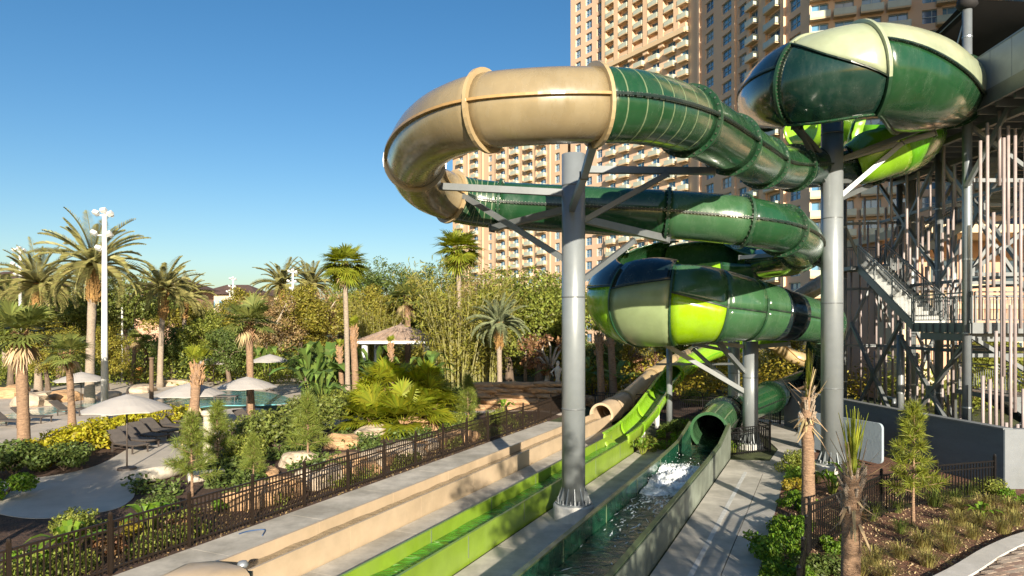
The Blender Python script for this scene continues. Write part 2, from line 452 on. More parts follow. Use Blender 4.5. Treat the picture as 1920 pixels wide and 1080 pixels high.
# ------------------------------------------------------------------ the ground and what is laid on it
def sheet(name, poly, z, m, kind='structure', th=0.15):
    mb = MB().prism([(p[0], p[1]) for p in poly], z - th, z)
    return struct(name, mb, MATS[m], kind)
def smooth_poly(pts, per=6):
    c = catmull([tuple(p)[:2] for p in (pts + [pts[0]])], per)
    return [tuple(x) for x in c[:-1]]
gb = MB().box((0, 500, -0.53), (3000, 2200, 1.0)); struct('ground', gb, MATS['grassy'])
# planted soil along the fence and between the lanes
sheet('soil_bed', [UV(4, -30), UV(4, -13.3), UV(33, -13.3), UV(45, -13.5), UV(45, -9.0), UV(60, -9), UV(60, -22), UV(30, -30)], -0.012, 'soil')
sheet('soil_bed', [UV(27.2, -7.0), UV(27.2, -4.9), UV(33, -4.9), UV(33, -3.0), UV(48, -3.0), UV(48, -9.6), UV(36.2, -9.6), UV(36.2, -7.0)], -0.004, 'soil')
sheet('mulch_bed', [UV(4, -1.35), UV(25, -1.35), UV(28.3, -0.7), UV(31, -0.8), (14.0, 33.2), (15.4, 21.5), (34, 21.5), (34, 2), (3, 2)], -0.008, 'mulch')
# concrete walks made of slabs
def slabs(name, v0, v1, u0, u1, step, z=0.0, m='concrete', clipv=None):
    root = struct(name, MB().prism([tuple(UV(u0, v0))[:2], tuple(UV(u0, v1))[:2], tuple(UV(u1, v1))[:2], tuple(UV(u1, v0))[:2]], -0.16, z - 0.012), MATS['joint_dark'])
    u = u0
    while u < u1 - 0.2:
        e = min(u + step, u1)
        pl = [UV(u + .006, v0), UV(u + .006, v1), UV(e - .006, v1), UV(e - .006, v0)]
        part('concrete_slab', MB().prism([(p.x, p.y) for p in pl], -0.15, z), m, root)
        u = e
    return root
slabs('walkway', -13.30, -12.02, 5, 33.5, 3.1)
slabs('walkway', -12.00, -10.82, 5, 33.5, 3.1, z=0.03)
slabs('walkway', -9.79, -8.03, 5, 36, 3.1)
slabs('walkway', -6.94, -4.94, 5, 28.2, 3.1)
slabs('path', -3.27, -1.96, 4, 25.0, 3.4, m='concrete_path')
slabs('path', -1.94, -1.25, 4, 25.0, 3.4, m='concrete_path')
pb = struct('path', MB().prism([tuple(p)[:2] for p in (UV(25.0, -3.27), UV(25.0, -1.25), UV(27, -0.95), UV(28.6, -0.55), UV(30.5, -0.45), UV(33, -0.9), UV(36.5, -1.4), UV(39, -1.9), UV(39, -4.2), UV(33.5, -2.6), UV(30, -1.75), UV(27.4, -1.9), UV(27, -3.27))], -0.15, -0.001), MATS['concrete_path'])
lm = MB().prism([tuple(p)[:2] for p in (UV(4, -2.57), UV(4, -2.46), UV(25, -2.46), UV(25, -2.57))], -0.01, 0.004)
struct('painted_line', lm, MATS['line_paint'])
# shaded stone walk by the loungers, pool terraces
sheet('walk', smooth_poly([G(-60, 950), G(-40, 910), G(60, 897), G(150, 882), G(212, 858), G(300, 806), G(420, 768), G(500, 768), G(470, 795), G(400, 820), G(330, 868), G(262, 905), G(248, 935), G(200, 958), G(60, 972)]), 0.002, 'sand_paving')
sheet('pool_deck', smooth_poly([G(-160, 900), G(-20, 880), G(90, 830), G(170, 795), G(260, 772), G(420, 752), G(560, 760), G(600, 740), G(560, 705), G(380, 690), G(150, 720), G(-100, 750)]), -0.003, 'pool_deck')
sheet('walk', smooth_poly([G(560, 790), G(650, 800), G(800, 790), G(900, 775), G(1000, 770), G(1052, 778), G(1052, 764), G(960, 757), G(840, 768), G(700, 775), G(600, 770)]), 0.004, 'pool_deck')
sheet('pool_water', smooth_poly([G(285, 752), G(340, 742), G(400, 735), G(480, 734), G(535, 744), G(540, 756), G(480, 760), G(400, 761), G(330, 768)]), 0.03, 'water_pool')
sheet('pool_water', smooth_poly([G(95, 690), G(150, 683), G(230, 676), G(300, 678), G(330, 686), G(260, 691), G(150, 700)]), 0.03, 'water_pool')
sheet('pool_water', smooth_poly([G(-40, 790), G(60, 768), G(150, 758), G(210, 752), G(200, 762), G(100, 775), G(20, 792), G(-40, 806)]), 0.03, 'water_pool')
# brick plaza with a concrete kerb in the lower right corner
kc = catmull([tuple(G(1660, 1130))[:2], tuple(G(1775, 1076))[:2], tuple(G(1850, 1032))[:2], tuple(G(1925, 1003))[:2], tuple(G(2050, 975))[:2]], 8)
def offs(c, w_):
    o = []
    for i in range(len(c)):
        t = c[min(i + 1, len(c) - 1)] - c[max(i - 1, 0)]; t = t / np.hypot(*t)
        o.append(c[i] + np.array([t[1], -t[0]]) * w_)
    return o
inner = offs(kc, 0.42)
pav = struct('plaza', MB().prism([tuple(p) for p in inner] + [(26, inner[-1][1]), (26, 4), (inner[0][0], 4)], -0.15, 0.05), MATS['paver_joint'])
for i in range(0, len(kc) - 4, 4):
    a = [tuple(p) for p in kc[i:i + 5]]; b = [tuple(p) for p in inner[i:i + 5]]
    part('kerb', MB().prism(a + b[::-1], -0.1, 0.10), 'kerb', pav)
from mathutils.geometry import intersect_point_line
rng = random.Random(4)
bm_ = {}
for k, mm in enumerate(('paver', 'paver_light', 'paver_red')):
    bm_[mm] = mesh('paver', MB().box((0, 0, 0), (0.285, 0.135, 0.06)), MATS[mm])
def inside_plaza(x, y):
    for i in range(len(inner) - 1):
        a, b = inner[i], inner[i + 1]
        if a[0] <= x < b[0]:
            t = (x - a[0]) / (b[0] - a[0]); return y < a[1] + (b[1] - a[1]) * t - 0.10
    return False
cnt = 0
ra = R(20)
for i in range(-40, 60):
    for j in range(-60, 80):
        x0, y0 = i * 0.30 + (0.15 if j % 2 else 0), j * 0.15
        x, y = 10.5 + x0 * math.cos(ra) - y0 * math.sin(ra), 13 + x0 * math.sin(ra) + y0 * math.cos(ra)
        px, py = CX + x / y * F_PX, HZ + EYE / y * F_PX if y > 1 else 0
        if y > 9 and px < 1935 and py < 1100 and inside_plaza(x, y) and cnt < 300:
            inst('paver', bm_[rng.choice(list(bm_))], pav, (x, y, 0.055 + rng.uniform(-.003, .003)), (0, 0, ra)); cnt += 1
# ------------------------------------------------------------------ hotel
def facade(root, pts, z0, nfl, fh, cols, wallmat, zmin_vis=-1, deep=0.35, style=None):
    """pts: plan polyline; cols: list of (segment, s centre, width, kind 'w' or 'b'); wall with openings, windows and balconies as parts"""
    wb = MB()
    win = {}
    for si in range(len(pts) - 1):
        a, b = Vector(pts[si]), Vector(pts[si + 1]); ln = (b - a).length; t = (b - a) / ln
        n = Vector((t.y, -t.x))
        if n.y > 0 and abs(n.y) > abs(n.x): n = -n
        if n.x > 0 and abs(n.x) >= abs(n.y): n = -n
        cs = sorted([c for c in cols if c[0] == si], key=lambda c: c[1])
        sb = [0.0]
        for c in cs: sb += [c[1] - c[2] / 2, c[1] + c[2] / 2]
        sb.append(ln)
        def pt(s, z, dn=0.0):
            q = a + t * s - n * dn
            return (q.x, q.y, z)
        for k in range(len(sb) - 1):
            opening = (k % 2 == 1)
            if not opening:
                wb.add([pt(sb[k], z0), pt(sb[k + 1], z0), pt(sb[k + 1], z0 + nfl * fh), pt(sb[k], z0 + nfl * fh)], [(0, 1, 2, 3)])
            else:
                kind = cs[k // 2][3]
                h0, h1 = (0.50, 2.50) if kind == 'w' else (0.12, 2.50)
                zprev = z0
                for f in range(nfl):
                    zb, zt = z0 + f * fh + h0, z0 + f * fh + h1
                    wb.add([pt(sb[k], zprev), pt(sb[k + 1], zprev), pt(sb[k + 1], zb), pt(sb[k], zb)], [(0, 1, 2, 3)])
                    # reveals
                    A = [pt(sb[k], zb), pt(sb[k + 1], zb), pt(sb[k + 1], zt), pt(sb[k], zt)]
                    B = [pt(sb[k], zb, deep), pt(sb[k + 1], zb, deep), pt(sb[k + 1], zt, deep), pt(sb[k], zt, deep)]
                    wb.add(A + B, [(0, 1, 5, 4), (1, 2, 6, 5), (2, 3, 7, 6), (3, 0, 4, 7)])
                    zprev = zt
                    mid = a + t * (sb[k] + sb[k + 1]) / 2
                    win.setdefault((kind, round(sb[k + 1] - sb[k], 2)), []).append((mid - n * (deep - 0.04), z0 + f * fh, math.atan2(t.y, t.x), n, h0, h1))
                wb.add([pt(sb[k], zprev), pt(sb[k + 1], zprev), pt(sb[k + 1], z0 + nfl * fh), pt(sb[k], z0 + nfl * fh)], [(0, 1, 2, 3)])
    part('wall', wb, wallmat, root)
    return win
def put_openings(root, win, fh, shown, cap=300):
    """windows and balconies one by one where the photograph shows them, the rest joined"""
    off = woff(root); todo = []
    for key, lst in win.items():
        for e in lst: todo.append((key, e))
    def vis(e):
        X, Y, Z = e[0].x, e[0].y, e[1] + 1.5
        return shown(CX + X / Y * F_PX, HZ - (Z - EYE) / Y * F_PX)
    todo.sort(key=lambda q: (not vis(q[1]), q[1][0].y))
    nshow = min(cap, sum(vis(q[1]) for q in todo)); parts_ = {}; rest = {'window': MB(), 'pane': MB(), 'balcony': MB(), 'railing': MB()}
    for i, ((kind, wd), (m_, z, ang, n, h0, h1)) in enumerate(todo):
        if (kind, wd) not in parts_:
            hh = h1 - h0; fr = MB()
            for x in (-wd / 2 + .06, 0, wd / 2 - .06): fr.box((x, 0, h0 + hh / 2), (0.11, 0.08, hh))
            for zz in (h0 + .05, h1 - .05) + ((h0 + hh / 2,) if kind == 'w' else ()): fr.box((0, 0.002, zz), (wd, 0.076, 0.10))
            bw, bd = wd + 0.45, 1.05; rl = MB()
            rl.box((0, -bd + .06, 0.62), (bw, 0.05, 0.95)); rl.box((-bw / 2 + .03, -bd / 2, 0.62), (0.05, bd - .1, 0.95)); rl.box((bw / 2 - .03, -bd / 2, 0.62), (0.05, bd - .1, 0.95))
            mbs = (fr, MB().box((0, 0.10, h0 + hh / 2), (wd, 0.04, hh)), MB().box((0, -bd / 2, -0.06), (bw, bd, 0.16)).box((0, -bd + .05, 0.07), (bw + .06, 0.10, 0.09)), rl)
            parts_[(kind, wd)] = (mbs, [mesh(nm, q, MATS[mm]) for nm, q, mm in zip(('window', 'pane', 'balcony', 'railing'), mbs, ('hotel_frame', 'hotel_pane', 'hotel_slab', 'hotel_rail'))])
        mbs, mes = parts_[(kind, wd)]
        if Vector((-math.sin(ang), math.cos(ang))).dot(n) > 0: ang += math.pi
        q = m_ + n * 0.31
        if i < nshow:
            o = inst('window', mes[0], root, (m_.x - off.x, m_.y - off.y, z - off.z), (0, 0, ang)); link('pane', mes[1], o)
            if kind == 'b':
                bo = inst('balcony', mes[2], root, (q.x - off.x, q.y - off.y, z - off.z), (0, 0, ang)); link('railing', mes[3], bo)
        else:
            M = Matrix.Rotation(ang, 3, 'Z')
            for nm, mb, c_ in zip(rest, mbs, (m_, m_, q, q)):
                if kind == 'b' or nm in ('window', 'pane'): rest[nm].add([M @ Vector(v) + Vector((c_.x, c_.y, z)) for v in mb.v], mb.f)
    for nm, mm in zip(rest, ('hotel_frame', 'hotel_pane', 'hotel_slab', 'hotel_rail')):
        if rest[nm].n: part({'window': 'window_frames', 'pane': 'window_panes', 'balcony': 'balcony_slabs', 'railing': 'balcony_railings'}[nm], rest[nm], mm, root, kind='stuff')
    print('openings', root.name, len(todo), 'single', nshow)
FH = 3.0
def ray_on(pts, px):
    """where the sight line of a pixel column meets a plan polyline"""
    k = (px - CX) / F_PX
    for i in range(len(pts) - 1):
        a, b = pts[i], pts[i + 1]
        da, db = a[0] - k * a[1], b[0] - k * b[1]
        if da * db <= 0:
            t = da / (da - db); return i, t * math.hypot(b[0] - a[0], b[1] - a[1])
    return None
LW = [(-19.8, 228), (14.7, 178.5)]
hot = thing('hotel_wing', 'lower peach hotel wing with rows of balconies, left of the tall hotel block', 'hotel', (0, 205, 0))
cols = []
for px, wd, kd in ((864, 2.6, 'b'), (892, 2.6, 'b'), (919, 1.7, 'w'), (942, 2.6, 'b'), (967, 2.6, 'b'), (993, 2.6, 'b'), (1018, 2.6, 'b'), (1045, 1.9, 'w'), (1068, 1.9, 'w')):
    r_ = ray_on(LW, px)
    if r_: cols.append((r_[0], r_[1], wd, kd))
wn = facade(hot, LW, 0, 20, FH, cols, 'hotel_wall')
put_openings(hot, wn, FH, lambda x, y: True)
part('end_wall', MB().prism([(-19.8, 228.02), (-18.4, 229.6), (15.9, 181.2), (30, 200), (-2, 245)], 0, 59.9), 'hotel_wall', hot)
part('cornice', MB().prism([(-20.3, 227.6), (14.3, 178.9), (15, 180.4), (-19.4, 229)], 59.9, 60.8), 'hotel_slab', hot)
for px in (878, 905, 931, 955, 980, 1006, 1031):          # shallow pilasters between the bays
    r_ = ray_on(LW, px); a = Vector(LW[0]); t = (Vector(LW[1]) - a).normalized(); q = a + t * r_[1]
    part('pilaster', MB().box((q.x - t.y * -0.12, q.y - t.x * 0.12, 30), (0.7, 0.3, 60), math.atan2(t.y, t.x)), 'hotel_wall', hot)
RW = [(15.1, 176.0), (20.6, 168.0), (37.0, 142.5), (42.6, 118), (45.3, 104), (64, 97.5), (78, 92)]
hot2 = thing('hotel_tower', 'tall peach hotel block rising out of the picture behind the slides', 'hotel', (40, 130, 0))
cols = []
for px, wd, kd in ((1084, 2.0, 'w'), (1104, 2.3, 'w'), (1124, 2.0, 'w'), (1148, 2.3, 'b'), (1173, 2.3, 'b'), (1201, 2.3, 'b'), (1229, 2.3, 'b'), (1259, 2.2, 'b'), (1287, 2.0, 'b'), (1330, 3.2, 'w'), (1362, 3.4, 'w'), (1393, 3.0, 'w'), (1418, 2.2, 'b'), (1452, 3.2, 'b'), (1490, 3.0, 'w'), (1535, 2.4, 'b'), (1583, 2.6, 'b'), (1634, 2.6, 'b'), (1684, 2.6, 'b'), (1748, 2.6, 'w'), (1800, 2.6, 'b'), (1850, 2.6, 'b'), (1900, 2.6, 'w')):
    r_ = ray_on(RW, px)
    if r_:
        seg, s = r_; ln = math.hypot(RW[seg + 1][0] - RW[seg][0], RW[seg + 1][1] - RW[seg][1])
        s = min(max(s, wd / 2 + .25), ln - wd / 2 - .25)
        cols.append((seg, s, wd, kd))
wn = facade(hot2, RW, 0, 30, FH, cols, 'hotel_wall_deep')
put_openings(hot2, wn, FH, lambda x, y: 1070 < x < 1935 and -25 < y < 545 and not (x > 1600 and y > 330) and not (x > 1480 and 70 < y < 210))
part('end_wall', MB().prism([(15.1, 176.05), (16.7, 177.3), (38.7, 143.6), (44.4, 118.6), (47, 105.8), (64.5, 99.6), (78.5, 94), (90, 150), (50, 195)], 0, 89.9), 'hotel_wall_deep', hot2)
def ledge(seg, s0, s1, z, w_, h, m, nm='ledge'):
    a, b = Vector(RW[seg]), Vector(RW[seg + 1]); t = (b - a).normalized(); n = Vector((t.y, -t.x))
    if n.y > 0: n = -n
    p, q = a + t * s0 + n * w_ / 2, a + t * s1 + n * w_ / 2
    part(nm, MB().bar((p.x, p.y, z), (q.x, q.y, z), w_, h), m, hot2)
ledge(1, 0.3, 30.0, 66.3, 1.3, 1.0, 'hotel_slab'); ledge(1, 0.3, 30.0, 67.6, 0.8, 0.8, 'hotel_wall')
ledge(0, 0.1, 9.5, 66.0, 0.5, 0.6, 'hotel_slab'); ledge(1, 0.3, 30.0, 27.0, 0.7, 0.6, 'hotel_slab')
for px in (1137, 1160, 1187, 1215, 1244, 1273):
    r_ = ray_on(RW, px); a, b = Vector(RW[r_[0]]), Vector(RW[r_[0] + 1]); t = (b - a).normalized(); q = a + t * r_[1]; n = Vector((t.y, -t.x)); n = -n if n.y > 0 else n
    q2 = q + n * 0.45
    part('pilaster', MB().box((q2.x, q2.y, 77.5), (1.5, 0.9, 25), math.atan2(t.y, t.x)), 'hotel_wall', hot2)
    part('pilaster', MB().box((q.x + n.x * .1, q.y + n.y * .1, 13), (1.0, 0.5, 26), math.atan2(t.y, t.x)), 'hotel_wall', hot2)
for px in (1312, 1378, 1406, 1436, 1470):
    r_ = ray_on(RW, px); a, b = Vector(RW[r_[0]]), Vector(RW[r_[0] + 1]); t = (b - a).normalized(); q = a + t * r_[1]
    part('pilaster', MB().box((q.x - 0.15, q.y - .05, 45), (0.9, 0.5, 90), math.atan2(t.y, t.x)), 'hotel_wall_deep', hot2)
# the wing of the hotel that stands out of the picture on the right and throws its shade on the block
hw3 = thing('hotel_wing', 'hotel wing beyond the right edge of the picture', 'hotel', (75, 62, 0))
HP = [(55, 60), (58, 50), (100, 50)]
wn = facade(hw3, HP, 0, 28, FH, [(0, 5.2, 2.6, 'w')] + [(1, 4.0 + 6.8 * k, 2.8, 'w' if k % 2 else 'b') for k in range(6)], 'hotel_wall_deep')
put_openings(hw3, wn, FH, lambda x, y: False)
part('wall', MB().prism([(55.02, 60.1), (56.6, 60.4), (59.4, 51.6), (100, 51.6), (100, 80), (70, 80)], 0, 83.9), 'hotel_wall_deep', hw3)
part('roof', MB().prism([(54.5, 60), (57.5, 49.5), (100, 49.5), (100, 80.5), (69.5, 80.5)], 84, 85), 'hotel_slab', hw3)
# ------------------------------------------------------------------ far buildings
def villa(label, px0, px1, ytop, ybase, d, wallm, n, roof=True, nm='villa'):
    a, b = P(px0, ytop, d), P(px1, ytop, d)
    t = thing(nm, label, 'building', ((a.x + b.x) / 2, d, 0))
    z = a.z; w_ = b.x - a.x
    part('wall', MB().box(((a.x + b.x) / 2, d + 6, z / 2), (w_, 12, z)), wallm, t)
    if roof:
        cx = (a.x + b.x) / 2; rh = w_ * 0.10 + 1.2
        mb = MB().add([(a.x - 1, d - 1, z), (b.x + 1, d - 1, z), (b.x + 1, d + 13, z), (a.x - 1, d + 13, z), (a.x + w_ * .3, d + 6, z + rh), (b.x - w_ * .3, d + 6, z + rh)], [(0, 1, 5, 4), (1, 2, 5), (2, 3, 4, 5), (3, 0, 4), (3, 2, 1, 0)])
        part('roof', mb, 'roof_tile', t)
    for i in range(n):
        x = a.x + w_ * (i + .5) / n
        wdw = part('window', MB().box((x, d - .02, z - 2.2), (1.3, 0.12, 1.7)), 'hotel_frame', t)
        part('pane', MB().box((x, d - .05, z - 2.2), (1.05, 0.1, 1.4)), 'hotel_pane', wdw)
    return t
# stucco pavilion right behind the stair tower
pv = thing('pavilion', 'pink stucco pavilion with cream cornice seen through the stair tower', 'building', (32, 46, 0))
x0, x1_ = P(1655, 0, 46).x, 52.0
pw = part('wall', MB().box(((x0 + x1_) / 2, 50, 5.4), (x1_ - x0, 8, 10.8)), 'villa_pink', pv)
part('cornice', MB().box(((x0 + x1_) / 2, 45.9, 10.95), (x1_ - x0 + .8, 8.6, .5)), 'villa_wall', pv)
part('band', MB().box(((x0 + x1_) / 2, 45.97, 6.3), (x1_ - x0 + .1, .16, .35)), 'villa_wall', pv)
wx0, wx1 = P(1690, 0, 43).x, P(1782, 0, 43).x
part('porch', MB().box(((wx0 + wx1) / 2, 44.4, 3.6), (wx1 - wx0, 3.0, 7.2)), 'villa_wall', pv)
part('porch_roof', MB().prism([(wx0 - .4, 42.5), (wx1 + .4, 42.5), (wx1 + .4, 46), (wx0 - .4, 46)], 7.2, 7.6), 'gazebo_tile', pv)
for k in range(2):
    xx = wx0 + (wx1 - wx0) * (k + .5) / 2; wv = part('window', MB().box((xx, 42.88, 3.4), (1.0, .1, 2.2)), 'villa_pink', pv)
for k in range(9):
    xx = x0 + 1.2 + k * 2.5
    if wx0 - 1 < xx < wx1 + 1: continue
    wv = part('window', MB().box((xx, 45.97, 8.6), (1.3, .12, 1.9)), 'villa_wall', pv); part('pane', MB().box((xx, 45.93, 8.6), (1.05, .1, 1.6)), 'pane_dark', wv)
    wv = part('door', MB().box((xx, 45.97, 2.2), (1.5, .12, 3.6)), 'villa_wall', pv); part('pane', MB().box((xx, 45.93, 2.2), (1.2, .1, 3.3)), 'pane_dark', wv)
villa('cream villa with dark tiled roof between the date palms and the far lamp post', 372, 478, 552, 605, 150, 'villa_wall', 6)
villa('cream far villa showing behind the tall lamp post and bushes right of centre left', 478, 560, 556, 605, 165, 'villa_wall', 4)
villa('pink villa wall glimpsed through trees right of the tallest lamp post', 252, 345, 540, 605, 120, 'villa_pink', 3)
villa('villa with brown tiled roof at the left edge behind date palms', -80, 42, 530, 605, 110, 'villa_wall', 5)
# ------------------------------------------------------------------ water slides
PER = 8
def spath(pts): return catmull(pts, PER)
def fr_at(S):
    return frames([Vector(s[:3]) for s in S])
def lin(a, b, t): return a + (b - a) * t
def shell(S, FR, i0, i1, a0=0.0, a1=360.0, n=28, th=0.05, a0e=None, a1e=None):
    """thick sheet swept along samples i0..i1 between two angles (degrees, may slide from start to end)"""
    a0e = a0 if a0e is None else a0e; a1e = a1 if a1e is None else a1e
    full = abs(a1 - a0) >= 359.9
    mb = MB(); m = n if full else n + 1
    vs = []; k = i1 - i0 + 1
    for lay in (th, 0.0):
        for i in range(i0, i1 + 1):
            t = (i - i0) / max(1, i1 - i0)
            p, T, Sd, U = FR[i]; r = S[i][3] + lay
            b0, b1 = lin(a0, a0e, t), lin(a1, a1e, t)
            for j in range(m):
                a = R(lin(b0, b1, j / n))
                vs.append(p + (Sd * math.cos(a) + U * math.sin(a)) * r)
    fs = []; o = k * m
    for i in range(k - 1):
        for j in range(n):
            j2 = (j + 1) % m
            a, b, c, d = i * m + j, i * m + j2, (i + 1) * m + j2, (i + 1) * m + j
            fs.append((a, b, c, d)); fs.append((o + d, o + c, o + b, o + a))
    for j in range(n):
        j2 = (j + 1) % m
        fs.append((j2, j, o + j, o + j2)); e = (k - 1) * m
        fs.append((e + j, e + j2, o + e + j2, o + e + j))
    if not full:
        for i in range(k - 1):
            a, d = i * m, (i + 1) * m
            fs.append((a, d, o + d, o + a)); fs.append((d + n, a + n, o + a + n, o + d + n))
    return mb.add(vs, fs)
def ring(S, FR, i, dr0, dr1, ln, a0=0, a1=360, n=32, mb=None):
    mb = mb or MB(); p, T, Sd, U = FR[i]; r = S[i][3]
    full = abs(a1 - a0) >= 359.9; m = n if full else n + 1
    vs = []
    for (dr, dl) in ((dr0, -ln / 2), (dr1, -ln / 2), (dr1, ln / 2), (dr0, ln / 2)):
        for j in range(m):
            a = R(lin(a0, a1, j / n))
            vs.append(p + T * dl + (Sd * math.cos(a) + U * math.sin(a)) * (r + dr))
    fs = []
    for q in range(4):
        for j in range(n):
            j2 = (j + 1) % m
            fs.append((q * m + j, q * m + j2, ((q + 1) % 4) * m + j2, ((q + 1) % 4) * m + j))
    if not full: fs += [(0, m, 2 * m, 3 * m), (n + 3 * m, n + 2 * m, n + m, n)]
    return mb.add(vs, fs)
def ring_bolts(S, FR, i, dr, ln, nb=30, a0=0, a1=360, sz=0.022, mb=None):
    mb = mb or MB(); p, T, Sd, U = FR[i]; r = S[i][3] + dr
    for j in range(nb):
        a = R(lin(a0, a1, (j + .5) / nb)); d = Sd * math.cos(a) + U * math.sin(a)
        for s in (-1, 1):
            q = p + d * r + T * s * (ln / 2 + .012)
            mb.bar(q - T * s * 0.012, q + T * s * 0.012, sz * 1.5, sz * 1.5, up=tuple(d))
    return mb
def seam(S, FR, i0, i1, ang, h=0.075, w_=0.05, ange=None, ins=0.045):
    mb = MB(); vs = []; fs = []; ange = ang if ange is None else ange
    for i in range(i0, i1 + 1):
        p, T, Sd, U = FR[i]; r = S[i][3]; a = R(lin(ang, ange, (i - i0) / max(1, i1 - i0)))
        d = Sd * math.cos(a) + U * math.sin(a); e = -Sd * math.sin(a) + U * math.cos(a)
        vs += [p + d * (r + ins) - e * w_ / 2, p + d * (r + ins) + e * w_ / 2, p + d * (r + ins + h) + e * w_ / 2, p + d * (r + ins + h) - e * w_ / 2]
    for k in range(i1 - i0):
        for q in range(4):
            a, b = k * 4 + q, k * 4 + (q + 1) % 4
            fs.append((a, b, b + 4, a + 4))
    fs += [(3, 2, 1, 0), tuple(4 * (i1 - i0) + x for x in range(4))]
    return mb.add(vs, fs)
def seam_bolts(S, FR, i0, i1, ang, h=0.05, w_=0.05, ange=None, per=3):
    mb = MB(); ange = ang if ange is None else ange
    for i in range(i0, i1):
        for q in range(per):
            f = q / per; x = S[i] * (1 - f) + S[i + 1] * f
            p, T, Sd, U = FR[i]; a = R(lin(ang, ange, (i + f - i0) / (i1 - i0)))
            d = Sd * math.cos(a) + U * math.sin(a); e = -Sd * math.sin(a) + U * math.cos(a)
            c = Vector(x[:3]) + d * (x[3] + 0.045 + h)
            for s in (-1, 1): mb.bar(c + e * s * (w_ / 2), c + e * s * (w_ / 2 + .018), 0.024, 0.024, up=tuple(d))
    return mb
main = thing('tube_slide', 'long dark green and tan tube slide looping from the tower to the wide lane', 'water slide', UV(20, -4.1))
def tube_section(S, FR, i0, i1, m, root, seammat='seam_black', flmat='flange_green', flange=(True, True), stripes=0, seams=True, bolts=True, label=None, sm='stripe_pale'):
    o = part('tube_section', shell(S, FR, i0, i1), m, root, True, label)
    if seams:
        for a in (0, 180):
            part('seam', seam(S, FR, i0, i1, a), seammat, o)
            if bolts: part('bolts', seam_bolts(S, FR, i0, i1, a), 'bolt', o, kind='stuff')
    for e, on in zip((i0, i1), flange):
        if on:
            part('flange', ring(S, FR, e, 0.0, 0.15, 0.075), flmat, o)
            if bolts: part('bolts', ring_bolts(S, FR, e, 0.10, 0.075), 'bolt', o, kind='stuff')
    for k in range(stripes):
        j = i0 + (i1 - i0) * (k + .7) / (stripes + .4); f = j - int(j); j = int(j)
        S2 = np.array([S[j] * (1 - f) + S[min(j + 1, len(S) - 1)] * f]); p, T, Sd, U = FR[j]
        FR2 = [(Vector(S2[0][:3]), T, Sd, U)]
        part('stripe', ring(S2, FR2, 0, 0.03, 0.054, 0.028), sm, o)
    return o
TR = 0.655
def tp(px, py, d, r=TR):
    v = P(px, py, d); return (v.x, v.y, v.z, r)
# --- upper loop
TOP = [tp(1640, 306, 25.2), tp(1545, 313, 24.5), tp(1455, 313, 22), tp(1390, 282, 18.6), tp(1300, 232, 15.4), tp(1222, 207, 13.95), tp(1145, 198, 13.2), tp(1010, 200, 12.9), tp(885, 214, 13.4), tp(806, 252, 15.0), tp(778, 302, 17.4), tp(800, 348, 19.4), tp(862, 374, 20.5), tp(937, 385, 20.7), tp(1080, 393, 20.4), tp(1250, 402, 20.0), tp(1390, 415, 19.7), tp(1466, 432, 20.6), tp(1502, 456, 23.2), tp(1488, 482, 26.8), tp(1430, 492, 30.0)]
S = spath(TOP); FR = fr_at(S)
c = lambda k: int(round(k * PER))
tube_section(S, FR, c(0), c(1.6), 'gel_dark', main)
tube_section(S, FR, c(1.6), c(2.4), 'gel_green', main, flange=(False, True))
tube_section(S, FR, c(2.4), c(3.3), 'gel_green_mid', main, flange=(False, True))
tube_section(S, FR, c(3.3), c(4.1), 'gel_green', main, flange=(False, True))
tube_section(S, FR, c(4.1), c(6.25), 'gel_green', main, flange=(False, False), stripes=7)
tube_section(S, FR, c(6.25), c(7.75), 'gel_tan', main, 'seam_tan', 'gel_tan_light', (True, True), bolts=False, label='tan tube section nearest the camera')
tube_section(S, FR, c(7.75), c(10.0), 'gel_tan', main, 'seam_tan', 'gel_tan_light', (False, True), bolts=False)
tube_section(S, FR, c(10.0), c(11.7), 'gel_tan', main, 'seam_tan', 'gel_tan_light', (False, True), bolts=False)
tube_section(S, FR, c(11.7), c(13.0), 'gel_green', main, flange=(False, True), stripes=7)
tube_section(S, FR, c(13.0), c(15.0), 'gel_green', main, flange=(False, True))
tube_section(S, FR, c(15.0), c(16.0), 'gel_green_mid', main, flange=(False, True))
tube_section(S, FR, c(16.0), c(17.0), 'gel_green', main, flange=(False, True))
tube_section(S, FR, c(17.0), c(18.4), 'gel_green_mid', main, flange=(False, True))
tube_section(S, FR, c(18.4), c(20), 'gel_dark', main, flange=(False, True))
# --- top bowl: swollen curve that leaves the tower deck
BOWL = [tp(1860, 170, 26.2, 0.85), tp(1786, 172, 24.0, 1.12), tp(1712, 157, 21.9, 1.46), tp(1630, 142, 20.9, 1.44), tp(1552, 154, 21.1, 1.46), tp(1484, 164, 22.3, 1.28), tp(1440, 184, 24.6, 0.98), tp(1438, 202, 27, 0.82), tp(1500, 235, 29, 0.9)]
S = spath(BOWL); FR = fr_at(S)
def panel(S, FR, i0, i1, m, root, a0, a1, a0e=None, a1e=None, n=20, nm='bowl_panel', label=None):
    return part(nm, shell(S, FR, i0, i1, a0, a1, n, 0.06, a0e, a1e), m, root, True, label)
tube_section(S, FR, c(0), c(1.0), 'gel_dark', main, flange=(False, True))
BE = 244                       # lower edge of the outer shell; the inner side of the curve stays open
q = panel(S, FR, c(1), c(3.3), 'gel_green', main, 204, 330, 158, BE)
panel(S, FR, c(1), c(3.3), 'gel_cream', main, 0, 204, 35, 158, label='pale upper panel of the top bowl, right half')
part('seam', seam(S, FR, c(1), c(3.3), 204, 0.10, 0.06, 158), 'seam_black', q)
part('bolts', seam_bolts(S, FR, c(1), c(3.3), 204, 0.07, 0.06, 158), 'bolt', q, kind='stuff')
